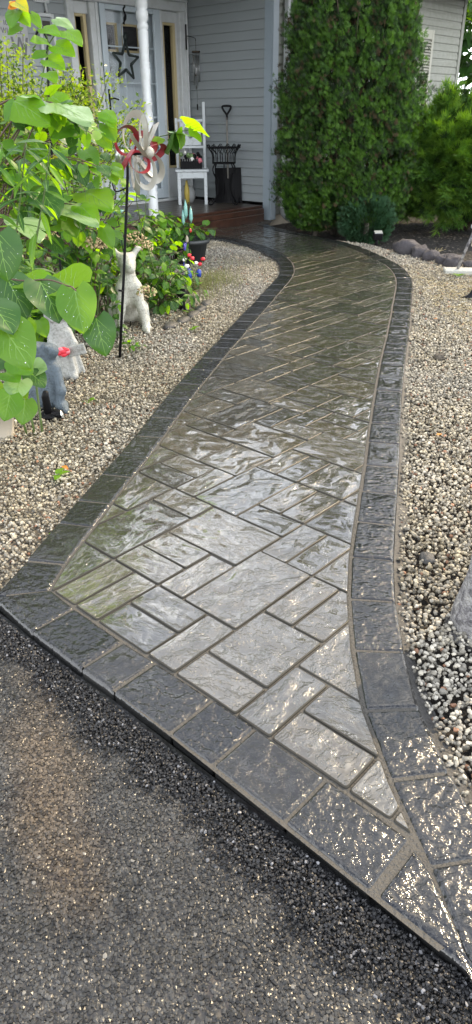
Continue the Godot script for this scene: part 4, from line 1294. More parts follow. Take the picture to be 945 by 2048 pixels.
# leaves read off one by one: pairs of stalk end and tip
func traced(parent: Node, pts: Array, mats: Array, up := 0.75, wide := 1.0, grow := 1.0, wet := false):
	for i in range(0, pts.size(), 2):
		var a: Vector3 = pts[i]; var b: Vector3 = pts[i + 1]
		var d := b - a
		var toward := (Vector3(0, 1.25, 0) - a).normalized()
		var n := (toward * (1.0 - up) + Vector3(rf(-0.25, 0.25), up, rf(-0.15, 0.25)) * (1.0 if up < 0.8 else 0.0) + Vector3(0, up, 0.04) * (0.0 if up < 0.8 else 1.0)).normalized()
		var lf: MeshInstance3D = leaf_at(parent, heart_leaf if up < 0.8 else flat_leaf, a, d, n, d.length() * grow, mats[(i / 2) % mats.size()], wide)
		if wet:
			var dots := []
			var b2: Array = [[0.22, 0.10], [0.35, -0.12], [0.10, 0.22], [0.28, 0.02]][heart_leaf.find(lf.mesh)]
			for k in 13:
				var t := rf(0.06, 0.9)
				var c := rf(-0.85, 0.85)
				var w := 1.03 * pow(t + 0.04, 0.45) * pow(1.0 - t, 0.85)
				var r := rf(0.003, 0.009) * (1.0 if rng.randf() < 0.8 else 1.6)
				dots.append(Transform3D(Basis().scaled(Vector3(r, r * 0.5, r)), Vector3(t, -b2[0] * t * t + b2[1] * absf(c) * w + 0.004, c * w)))
			swarm(lf, "raindrop", drop_mesh, M.raindrop, dots)

# a shoot with leaves along it
func shoot(plant: Node, pts: Array, r0: float, kinds: Array, n: int, size: Vector2, lit: float, stem_m: Material, from := 0.3, petiole := 0.5, droop := 0.35):
	var c := curve(pts, 5)
	part(plant, "stem", tube_mesh(c, radii_for(c.size(), r0, r0 * 0.35), 5), stem_m)
	for k in n:
		var t := from + (1.0 - from) * (k + rf(0.0, 0.8)) / n
		var f := clampf(t, 0, 0.999) * (c.size() - 1)
		var i := int(f)
		var p: Vector3 = c[i].lerp(c[i + 1], f - i)
		var ax: Vector3 = (c[i + 1] - c[i]).normalized()
		var a := k * 2.4 + rf(-0.5, 0.5)
		var side := ax.cross(Vector3(0.3, 0.2, 1)).normalized()
		var out := (side * cos(a) + ax.cross(side) * sin(a) + ax * 0.35).normalized()
		var s := rf(size.x, size.y) * (1.0 - 0.35 * t)
		var q := p + out * s * petiole
		part(plant, "stalk", tube_mesh([p, p + out * s * petiole * 0.6 + Vector3(0, s * 0.06, 0), q], [0.0016, 0.0012], 4, false), stem_m)
		var tip := (out + Vector3(0, -droop + rf(-0.3, 0.3), 0)).normalized()
		var nrm := (Vector3(rf(-0.35, 0.35), 1.0, rf(-0.2, 0.5)) + out * 0.35).normalized()
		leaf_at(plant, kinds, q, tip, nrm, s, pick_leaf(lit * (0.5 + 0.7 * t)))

func radii_for(n: int, a: float, b: float) -> Array:
	var out := []
	for i in n: out.append(lerpf(a, b, float(i) / (n - 1)))
	return out

# a bush of shoots filling a rough ellipsoid
func bush(called: String, label: String, category: String, base: Vector3, center: Vector3, radii: Vector3, shoots: int, per: int, kinds: Array, size: Vector2, lit: float, group := "") -> Node3D:
	var o := thing(called, label, category, base, 0.0, group)
	for k in shoots:
		var d := Vector3(rf(-1, 1), rf(-1, 1), rf(-1, 1))
		while d.length() > 1.0: d = Vector3(rf(-1, 1), rf(-1, 1), rf(-1, 1))
		d = d.normalized() * pow(d.length(), 0.6)
		d.y = absf(d.y) * 1.2 - 0.45
		var tip := center + d * radii - base
		var start := Vector3(rf(-0.08, 0.08), 0, rf(-0.08, 0.08))
		var mid := start.lerp(tip, 0.5) + Vector3(-(tip.x - start.x) * 0.18 + rf(-0.04, 0.04), absf(tip.y) * 0.16, rf(-0.04, 0.04))
		shoot(o, [start, mid, tip], 0.006, kinds, per, size, lit, M.stem_green if k % 2 else M.stem_red)
	return o

func build_left_plants():
	make_leaves()
	var V := func(x: float, y: float, z: float) -> Vector3: return Vector3(x, y, z)
	# --- broad-leaved sapling: its nearest branch hangs over the gravel
	var sap := thing("heart_leaved_sapling", "young tree with big heart-shaped wet leaves hanging in front of the statues", "sapling", Vector3.ZERO)
	part(sap, "trunk", tube_mesh(curve([V.call(-1.22, -0.05, -3.05), V.call(-1.2, 0.45, -3.05), V.call(-1.24, 0.9, -3.15), V.call(-1.15, 1.25, -3.55), V.call(-1.05, 1.6, -3.8)], 5), [0.03, 0.028, 0.026, 0.024, 0.02, 0.018, 0.016], 7), M.bark)
	part(sap, "branch", tube_mesh(curve([V.call(-1.2, 0.62, -3.0), V.call(-1.02, 0.80, -2.72), V.call(-0.872, 0.765, -2.60), V.call(-0.765, 0.740, -2.58), V.call(-0.656, 0.748, -2.55), V.call(-0.588, 0.734, -2.52), V.call(-0.552, 0.722, -2.50), V.call(-0.485, 0.632, -2.48)], 4), [0.009, 0.008, 0.007, 0.006, 0.005, 0.004, 0.003], 5), M.stem_red)
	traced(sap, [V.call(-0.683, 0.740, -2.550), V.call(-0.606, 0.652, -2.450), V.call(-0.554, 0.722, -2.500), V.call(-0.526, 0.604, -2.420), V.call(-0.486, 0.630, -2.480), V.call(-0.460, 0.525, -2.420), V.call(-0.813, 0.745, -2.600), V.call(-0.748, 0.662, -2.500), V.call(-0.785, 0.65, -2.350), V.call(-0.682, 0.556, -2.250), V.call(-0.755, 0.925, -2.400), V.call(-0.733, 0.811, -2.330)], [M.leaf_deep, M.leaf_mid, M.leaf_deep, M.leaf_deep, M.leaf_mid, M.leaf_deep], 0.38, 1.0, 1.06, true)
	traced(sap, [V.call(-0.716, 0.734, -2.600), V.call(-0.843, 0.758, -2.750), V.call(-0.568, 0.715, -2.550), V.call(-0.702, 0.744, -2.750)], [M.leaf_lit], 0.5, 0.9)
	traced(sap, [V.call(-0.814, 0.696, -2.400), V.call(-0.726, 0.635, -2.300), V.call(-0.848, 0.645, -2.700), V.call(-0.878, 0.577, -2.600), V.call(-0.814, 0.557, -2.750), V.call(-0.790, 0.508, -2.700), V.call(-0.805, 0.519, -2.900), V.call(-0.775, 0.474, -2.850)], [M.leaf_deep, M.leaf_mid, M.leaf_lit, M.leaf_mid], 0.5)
	# upright leader with thin sunlit leaves against the house
	part(sap, "branch", tube_mesh(curve([V.call(-1.16, 1.1, -3.4), V.call(-0.930, 1.192, -3.750), V.call(-0.900, 1.313, -3.780), V.call(-0.865, 1.432, -3.800), V.call(-0.841, 1.490, -3.800), V.call(-0.828, 1.531, -3.800), V.call(-0.846, 1.595, -3.800), V.call(-0.892, 1.645, -3.800), V.call(-0.934, 1.658, -3.800), V.call(-0.956, 1.685, -3.800)], 3), [0.008, 0.007, 0.006, 0.005, 0.004, 0.003], 5), M.stem_green)
	part(sap, "branch", tube_mesh(curve([V.call(-0.828, 1.531, -3.800), V.call(-0.784, 1.574, -3.800), V.call(-0.747, 1.579, -3.800)], 3), [0.003], 4), M.stem_green)
	traced(sap, [V.call(-0.951, 1.678, -3.80), V.call(-0.992, 1.653, -3.75)], [M.leaf_orange], 0.4, 0.7, 0.7)
	traced(sap, [V.call(-0.954, 1.687, -3.80), V.call(-0.869, 1.643, -3.70), V.call(-0.940, 1.651, -3.80), V.call(-0.872, 1.584, -3.70)], [M.leaf_yellow, M.leaf_lit], 0.4, 0.65, 0.8)
	traced(sap, [V.call(-0.896, 1.645, -3.80), V.call(-0.838, 1.598, -3.75), V.call(-0.956, 1.658, -3.80), V.call(-0.973, 1.594, -3.70), V.call(-0.948, 1.599, -3.80), V.call(-1.001, 1.573, -3.75), V.call(-0.846, 1.591, -3.80), V.call(-0.757, 1.580, -3.72), V.call(-0.747, 1.579, -3.80), V.call(-0.656, 1.545, -3.70), V.call(-0.799, 1.527, -3.80), V.call(-0.695, 1.497, -3.70), V.call(-0.841, 1.471, -3.80), V.call(-0.741, 1.434, -3.70), V.call(-0.831, 1.539, -3.80), V.call(-0.880, 1.559, -3.70), V.call(-0.794, 1.631, -3.85), V.call(-0.703, 1.609, -3.80), V.call(-0.846, 1.497, -3.80), V.call(-0.908, 1.489, -3.75), V.call(-0.855, 1.422, -3.80), V.call(-0.792, 1.404, -3.70)], [M.leaf_lit, M.leaf_mid, M.leaf_mid, M.leaf_lit, M.leaf_lit, M.leaf_lit, M.leaf_lit, M.leaf_lit, M.leaf_pale, M.leaf_mid, M.leaf_lit], 0.55, 0.75, 0.88)
	# middle branches
	for b in [[V.call(-1.15, 1.2, -3.5), V.call(-0.98, 1.31, -3.55), V.call(-0.777, 1.299, -3.500)], [V.call(-1.12, 1.0, -3.5), V.call(-0.979, 1.107, -3.80), V.call(-0.791, 1.174, -3.75), V.call(-0.650, 1.183, -3.90), V.call(-0.629, 1.251, -3.90)], [V.call(-1.15, 0.75, -3.4), V.call(-1.021, 0.818, -3.60), V.call(-0.844, 0.887, -3.60), V.call(-0.723, 0.879, -3.58)]]:
		part(sap, "branch", tube_mesh(curve(b, 4), [0.008, 0.007, 0.006, 0.005, 0.004, 0.003], 5), M.stem_red)
	traced(sap, [V.call(-0.771, 1.297, -3.50), V.call(-0.537, 1.237, -3.20), V.call(-0.833, 1.316, -3.50), V.call(-0.906, 1.333, -3.40)], [M.leaf_pale], 0.9, 0.6, 0.85)
	traced(sap, [V.call(-0.942, 1.304, -3.50), V.call(-0.748, 1.259, -3.30), V.call(-0.934, 1.300, -3.50), V.call(-0.973, 1.235, -3.40), V.call(-0.798, 1.323, -3.60), V.call(-0.667, 1.265, -3.50), V.call(-0.634, 1.201, -3.70), V.call(-0.753, 1.237, -3.50), V.call(-0.711, 1.203, -3.60), V.call(-0.829, 1.191, -3.50), V.call(-0.629, 1.267, -3.90), V.call(-0.538, 1.242, -3.80), V.call(-0.625, 1.238, -3.90), V.call(-0.547, 1.192, -3.80), V.call(-0.618, 1.212, -3.90), V.call(-0.549, 1.120, -3.80), V.call(-0.652, 1.165, -3.90), V.call(-0.579, 1.104, -3.80)], [M.leaf_lit, M.leaf_mid, M.leaf_lit, M.leaf_lit, M.leaf_mid, M.leaf_lit], 0.5, 0.78, 0.75)
	traced(sap, [V.call(-0.844, 0.887, -3.60), V.call(-0.564, 0.82, -3.35)], [M.leaf_pale], 0.85, 0.55, 0.85)
	traced(sap, [V.call(-0.717, 0.882, -3.55), V.call(-0.603, 0.839, -3.40), V.call(-0.623, 0.781, -3.60), V.call(-0.570, 0.708, -3.50), V.call(-0.634, 1.000, -3.90), V.call(-0.560, 0.945, -3.80), V.call(-0.611, 1.029, -3.90), V.call(-0.527, 0.976, -3.80), V.call(-0.852, 1.076, -3.70), V.call(-0.797, 1.036, -3.65)], [M.leaf_lit, M.leaf_mid, M.leaf_lit, M.leaf_lit, M.leaf_yellow], 0.45, 0.78, 0.8)
	traced(sap, [V.call(-0.733, 1.101, -3.90), V.call(-0.648, 1.039, -3.80), V.call(-0.927, 1.114, -3.60), V.call(-0.810, 1.060, -3.45), V.call(-0.770, 1.040, -3.80), V.call(-0.689, 0.955, -3.70), V.call(-0.965, 1.138, -3.50), V.call(-1.021, 1.094, -3.40), V.call(-0.936, 0.854, -3.30), V.call(-0.784, 0.819, -3.10), V.call(-0.806, 0.816, -3.60), V.call(-0.724, 0.740, -3.50), V.call(-0.881, 0.956, -3.50), V.call(-0.755, 0.893, -3.30), V.call(-0.960, 1.028, -3.50), V.call(-0.841, 0.984, -3.35), V.call(-0.735, 0.918, -3.80), V.call(-0.559, 0.902, -3.60), V.call(-0.890, 0.727, -3.60), V.call(-0.802, 0.685, -3.50)], [M.leaf_mid, M.leaf_lit, M.leaf_deep, M.leaf_mid, M.leaf_pale, M.leaf_mid, M.leaf_deep], 0.65, 0.9, 0.8)
	# more of its foliage behind those
	for k in 20:
		var e := Vector3(rf(-1.05, -0.54), rf(0.66, 1.26), rf(-4.2, -3.5))
		shoot(sap, [V.call(-1.15, rf(0.5, 1.1), -3.5), Vector3(lerpf(-1.15, e.x, 0.55), e.y + 0.06, lerpf(-3.5, e.z, 0.6)), e], 0.005, heart_leaf, 10, Vector2(0.06, 0.105), 0.7, M.stem_red, 0.35, 0.4)
	# --- low seedling in front, in the clay pot
	var low := thing("pot_seedling", "small seedling with round green leaves in the clay pot at left edge", "plant", Vector3.ZERO)
	for b in [[V.call(-1.0, 0.14, -2.9), V.call(-0.95, 0.28, -2.82), V.call(-0.90, 0.31, -2.85)], [V.call(-1.0, 0.14, -2.9), V.call(-0.93, 0.24, -2.8), V.call(-0.87, 0.23, -2.75)], [V.call(-1.0, 0.14, -2.9), V.call(-0.96, 0.36, -2.86), V.call(-0.91, 0.38, -2.8)]]:
		part(low, "stem", tube_mesh(curve(b, 4), [0.004, 0.003], 5), M.stem_green)
	traced(low, [V.call(-0.870, 0.228, -2.750), V.call(-0.870, 0.160, -2.680), V.call(-0.911, 0.269, -2.700), V.call(-0.921, 0.197, -2.620), V.call(-0.917, 0.276, -2.800), V.call(-0.874, 0.228, -2.750), V.call(-0.861, 0.312, -2.850), V.call(-0.795, 0.285, -2.800), V.call(-0.871, 0.307, -2.900), V.call(-0.795, 0.333, -2.850), V.call(-0.945, 0.330, -2.800), V.call(-0.881, 0.314, -2.750), V.call(-0.910, 0.382, -2.800), V.call(-0.829, 0.360, -2.750), V.call(-0.958, 0.276, -2.800), V.call(-0.968, 0.248, -2.700), V.call(-0.946, 0.335, -2.850), V.call(-0.930, 0.379, -2.950), V.call(-0.893, 0.297, -2.800), V.call(-0.891, 0.268, -2.700)], [M.leaf_mid, M.leaf_mid, M.leaf_lit, M.leaf_deep, M.leaf_pale], 0.5, 1.15, 1.05)
	# --- tall weed with narrow leaves
	var weed := thing("narrow_leaved_weed", "tall weed with narrow toothed leaves among the heart-shaped leaves", "weed", Vector3(-0.93, -0.04, -3.0))
	for k in 3:
		var dx := (k - 1) * 0.09
		shoot(weed, [V.call(dx * 0.4, 0, 0), V.call(dx * 0.8, 0.6, 0.02), V.call(dx + 0.11, 1.02, 0.05), V.call(dx + 0.16, 1.20, 0.05)], 0.006, lance_leaf, 26, Vector2(0.13, 0.20), 0.5, M.stem_green, 0.35, 0.06, 0.5)
	# --- hydrangea with dried flower heads, behind the dog
	var hy := bush("hydrangea", "hydrangea bush with dried tan flower heads behind the white dog statue", "hydrangea", Vector3(-0.95, -0.04, -5.15), Vector3(-0.92, 0.35, -5.1), Vector3(0.42, 0.36, 0.3), 26, 9, oval_leaf, Vector2(0.09, 0.135), 0.18)
	var fl := lump_mesh(3, 4, 0.6, 55, Vector3(1, 0.35, 1))
	for h in [[-0.872, 0.585, -4.42, 0.058], [-0.815, 0.575, -4.44, 0.050], [-0.655, 0.52, -5.0, 0.062], [-0.60, 0.48, -4.98, 0.055], [-0.565, 0.26, -4.60, 0.055], [-1.03, 0.66, -4.15, 0.05]]:
		var ts := []; var cs := []
		for k in 90:
			var d := Vector3(rng.randfn(), rng.randfn(), rng.randfn()).normalized()
			if d.y < -0.5: continue
			ts.append(Transform3D(Basis(Vector3(rf(-1, 1), rf(-1, 1), rf(-1, 1)).normalized(), rf(0, TAU)).scaled(Vector3.ONE * rf(0.007, 0.012)), d * Vector3(1.15, 0.75, 1.0) * h[3] * rf(0.8, 1.05)))
			var v := rf(0.7, 1.25)
			cs.append(Color(0.40 * v, 0.30 * v, 0.17 * v) if rng.randf() < 0.75 else Color(0.24 * v, 0.27 * v, 0.1 * v))
		var head := swarm(hy, "flower_head", fl, M.dry_flower, ts, cs)
		head.position = Vector3(h[0], h[1], h[2]) - hy.position
	# --- pale green bush right of the dog
	var br := bush("broad_leaved_bush", "light green broad-leaved bush between the white dog and the dark pot", "bush", Vector3(-0.52, -0.04, -5.35), Vector3(-0.47, 0.26, -5.25), Vector3(0.26, 0.36, 0.28), 28, 9, oval_leaf, Vector2(0.075, 0.12), 0.5)
	shoot(br, [V.call(0, 0, 0), V.call(0.05, 0.12, 0.2), V.call(0.19, 0.16, 0.33)], 0.004, oval_leaf, 9, Vector2(0.06, 0.1), 0.65, M.stem_green)
	# long shoot reaching across in front of the door
	part(br, "branch", tube_mesh(curve([V.call(-0.02, 0.3, 0.3), V.call(-0.05, 0.85, 0.85), V.call(0.06, 1.14, 1.0), V.call(0.19, 1.20, 1.05), V.call(0.31, 1.22, 1.05)], 4), [0.005, 0.004, 0.003], 5), M.stem_green)
	var off: Vector3 = -br.position
	traced(br, [V.call(-0.327, 1.159, -4.30) + off, V.call(-0.372, 1.110, -4.20) + off, V.call(-0.340, 1.140, -4.30) + off, V.call(-0.292, 1.083, -4.25) + off], [M.leaf_deep], 0.4, 1.0, 1.2)
	traced(br, [V.call(-0.270, 1.163, -4.30) + off, V.call(-0.311, 1.085, -4.22) + off, V.call(-0.210, 1.172, -4.30) + off, V.call(-0.188, 1.098, -4.22) + off, V.call(-0.255, 1.200, -4.35) + off, V.call(-0.107, 1.158, -4.25) + off, V.call(-0.418, 1.119, -4.30) + off, V.call(-0.363, 1.160, -4.25) + off], [M.leaf_lit, M.leaf_lit, M.leaf_lit, M.leaf_pale], 0.42, 0.85, 0.95)
	traced(br, [V.call(-0.326, 1.168, -4.30) + off, V.call(-0.219, 1.159, -4.25) + off], [M.leaf_pale], 0.85)
	# --- plants nearer the porch
	bush("porch_vine", "loose green vine with lobed leaves below the wind spinner", "vine", Vector3(-0.85, -0.04, -6.3), Vector3(-0.72, 0.42, -6.2), Vector3(0.38, 0.36, 0.35), 30, 9, heart_leaf, Vector2(0.07, 0.12), 0.5)
	bush("tall_vine", "tall tangle of bright heart-shaped leaves filling the bed left of the spinner", "vine", Vector3(-1.0, -0.04, -4.75), Vector3(-0.9, 0.86, -4.6), Vector3(0.36, 0.38, 0.35), 29, 10, heart_leaf, Vector2(0.06, 0.10), 0.7)
	bush("bed_shrub", "leafy green shrub filling the bed at the left edge, below the small-leaved shrub", "shrub", Vector3(-1.75, -0.04, -5.2), Vector3(-1.7, 0.5, -5.1), Vector3(0.42, 0.45, 0.4), 26, 9, oval_leaf, Vector2(0.08, 0.13), 0.35)
	bush("edge_shrub", "low round-leaved shrub at the far left edge behind the clay pot", "shrub", Vector3(-1.75, -0.04, -3.9), Vector3(-1.65, 0.4, -3.85), Vector3(0.38, 0.4, 0.35), 24, 9, heart_leaf, Vector2(0.07, 0.12), 0.4)
	bush("variegated_plant", "bushy plant with pale edged leaves in front of the porch step", "plant", Vector3(-0.62, -0.04, -7.3), Vector3(-0.62, 0.26, -7.25), Vector3(0.3, 0.3, 0.3), 22, 8, heart_leaf, Vector2(0.07, 0.11), 0.35)
	bush("shade_plant", "dark leafy plant low at the left behind the weed", "plant", Vector3(-1.35, -0.04, -4.5), Vector3(-1.25, 0.45, -4.4), Vector3(0.35, 0.4, 0.35), 22, 9, oval_leaf, Vector2(0.08, 0.13), 0.25)
	bush("understory_bush", "broad green bush low behind the grey garden figures", "bush", Vector3(-1.2, -0.04, -4.0), Vector3(-1.15, 0.33, -4.1), Vector3(0.26, 0.33, 0.22), 18, 9, heart_leaf, Vector2(0.08, 0.13), 0.3)
	# plant with willow-like leaves left of the dog, and a low sprig at its feet
	var wl := thing("willow_leaved_herb", "thin herb with grey-green pointed leaves beside the white dog statue", "herb", Vector3(-0.80, -0.04, -4.62))
	for k in 3: shoot(wl, [V.call(0.02 * k, 0, 0), V.call(-0.02 + 0.03 * k, 0.2, 0.02), V.call(0.0 + 0.035 * k, 0.40 - 0.07 * k, 0.03)], 0.003, oval_leaf, 9, Vector2(0.06, 0.09), 0.12, M.stem_green, 0.2, 0.1, 0.6)
	var sp := thing("ground_sprig", "low sprig of small leaves at the foot of the spinner pole", "plant", Vector3(-0.64, -0.04, -4.25))
	for k in 5: shoot(sp, [Vector3.ZERO, V.call(rf(-0.06, 0.06), 0.07, rf(-0.03, 0.06)), V.call(rf(-0.10, 0.12), rf(0.08, 0.15), rf(-0.02, 0.1))], 0.002, oval_leaf, 5, Vector2(0.035, 0.055), 0.45, M.stem_green)
	# --- small-leaved clipped shrub at the upper left
	var bs := thing("small_leaved_shrub", "airy yellow-green small-leaved shrub in front of the siding at upper left", "shrub", Vector3(-1.75, -0.05, -6.3))
	var tl := [[], []]
	for k in 60:
		var d := Vector3(rng.randfn() * 0.36, 0, rng.randfn() * 0.3)
		var tip := Vector3(0.12 + d.x * 1.05, 1.58 + rf(-0.35, 0.33) - absf(d.x) * 0.35, d.z)
		if k > 38: tip = Vector3(rf(0.45, 0.66), rf(1.35, 1.62), rf(-0.1, 0.2))
		var c := curve([Vector3(d.x * 0.15, 0, d.z * 0.15), Vector3(d.x * 0.6, 0.7, d.z * 0.7), tip], 6)
		part(bs, "stem", tube_mesh(c, radii_for(c.size(), 0.008, 0.002), 4), M.twig)
		for q in 330:
			var t := pow(rng.randf(), 0.6) * 0.72 + 0.28
			var p: Vector3 = c[int(t * (c.size() - 1))] + Vector3(rng.randfn(), rng.randfn(), rng.randfn()) * 0.055
			var s := rf(0.024, 0.046)
			var ax := Vector3(rng.randfn(), rng.randfn() + 0.8, rng.randfn()).normalized()
			tl[1 if rng.randf() < 0.35 else 0].append(Transform3D(Basis(ax, rf(0, TAU)) * Basis(Vector3(0, 0, 1), rf(-0.8, 0.9)).scaled(Vector3.ONE * s), p))
	swarm(bs, "foliage", tiny_leaf, M.box_leaf, tl[0])
	swarm(bs, "foliage", tiny_leaf, M.box_leaf_dark, tl[1])
	# --- dry grass tufts in the gravel
	var gm := tube_mesh([Vector3.ZERO, Vector3(0.02, 0.5, 0), Vector3(0.10, 0.9, 0), Vector3(0.25, 1.1, 0)], [0.018, 0.014, 0.01, 0.002], 3, false)
	for g in [["dry grass tuft beside the dark pot", -0.30, -6.05, 0.16, 260, 0.13], ["thin dry grass on the gravel right of the flowers", -0.16, -6.35, 0.24, 300, 0.10], ["sparse dry grass by the stone edging", -0.2, -5.75, 0.2, 120, 0.08], ["dry tufts near the far gravel curve", -0.05, -7.0, 0.3, 120, 0.06]]:
		var ts := []
		for k in g[4]:
			var h: float = rf(0.5, 1.0) * float(g[5])
			ts.append(Transform3D(Basis(Vector3.UP, rf(0, TAU)) * Basis(Vector3(0, 0, 1), rf(-0.7, 0.1)).scaled(Vector3.ONE * h), Vector3(g[1] + rng.randfn() * g[3] * 0.5, -0.03, g[2] + rng.randfn() * g[3] * 0.7)))
		tag(swarm(self, "grass_tuft", gm, M.grass_dry, ts), g[0], "grass")
	# small green weeds on the gravel
	for q in [[-0.62, -2.07, "tiny green weed by the left border's front corner", 0.05], [-0.72, -2.55, "pair of small weeds in the left gravel near the border", 0.05], [-0.75, -3.4, "small weed seedling in the middle of the left gravel", 0.045], [-0.28, -4.75, "small yellow-green weed beside the stone edging", 0.05], [-0.33, -5.25, "leafy weed by the bend of the stone edging", 0.06], [2.0, -6.45, "yellow-green weed by the flat pale stone", 0.07]]:
		var w := thing("gravel_weed", q[2], "weed", Vector3(q[0], -0.03, q[1]))
		for k in 4: leaf_at(w, oval_leaf, Vector3(rf(-0.01, 0.01), rf(0.0, 0.015), rf(-0.01, 0.01)), Vector3(cos(k * 1.7), 0.5, sin(k * 1.7)), Vector3.UP, q[3] * rf(0.6, 1.1), M.leaf_lit)

# ------------------------------------------------------------------ evergreens
func spray_mesh(blades: int, width: float, curl: float, seed_: int) -> ArrayMesh:
	# a flat scale-leaf spray, growing along +y from the origin in the x,y plane
	var r := RandomNumberGenerator.new()
	r.seed = seed_
	var st := new_st()
	for k in blades:
		var f := (k + 0.5) / blades * 2.0 - 1.0
		var root := Vector3(0, absf(f) * 0.1 + r.randf() * 0.25, 0)
		var ang := f * 1.05 + r.randf_range(-0.12, 0.12)
		var l := (1.0 - 0.4 * absf(f)) * r.randf_range(0.7, 1.0) - root.y * 0.5
		var d := Vector3(sin(ang), cos(ang), 0)
		var z := r.randf_range(-curl, curl)
		var m := root + d * l * 0.55 + Vector3(0, 0, z * 0.4)
		var e := root + d * l + Vector3(0, 0, z)
		var s := Vector3(cos(ang), -sin(ang), 0) * width * 0.5
		quad(st, root - s * 0.4, m - s, e, m + s)
		for b in 2:
			var sg := 1.0 if b else -1.0
			var p := root + d * l * r.randf_range(0.3, 0.55)
			var d2 := Vector3(sin(ang + sg * 0.7), cos(ang + sg * 0.7), 0)
			var s2 := Vector3(d2.y, -d2.x, 0) * width * 0.38
			var e2 := p + d2 * l * 0.42 + Vector3(0, 0, z * 0.7)
			tri(st, p - s2, e2, p + s2)
	return done(st)

func crown(parent: Node, mats: Array, shares: Array, mesh: ArrayMesh, n: int, place: Callable, clump := 0.0):
	var sets := []
	var cn := FastNoiseLite.new()
	cn.seed = 5; cn.frequency = 1.0; cn.fractal_octaves = 3
	for m in mats: sets.append([])
	for i in n:
		var t = place.call()
		if t == null: continue
		var r := rng.randf()
		if clump > 0.0: r = clampf(0.5 + 0.95 * cn.get_noise_3dv(t.origin * clump) + rng.randfn() * 0.16, 0.0, 0.999)
		var k := 0
		while k < shares.size() - 1 and r > shares[k]:
			r -= shares[k]; k += 1
		sets[k].append(t)
	for k in mats.size():
		if sets[k].size(): swarm(parent, "foliage", mesh, mats[k], sets[k])

func spray_basis(dir: Vector3, face: Vector3, s: float) -> Basis:
	var y := dir.normalized()
	var z := (face - y * face.dot(y)).normalized()
	return Basis(y.cross(z) * s, y * s, z * s)

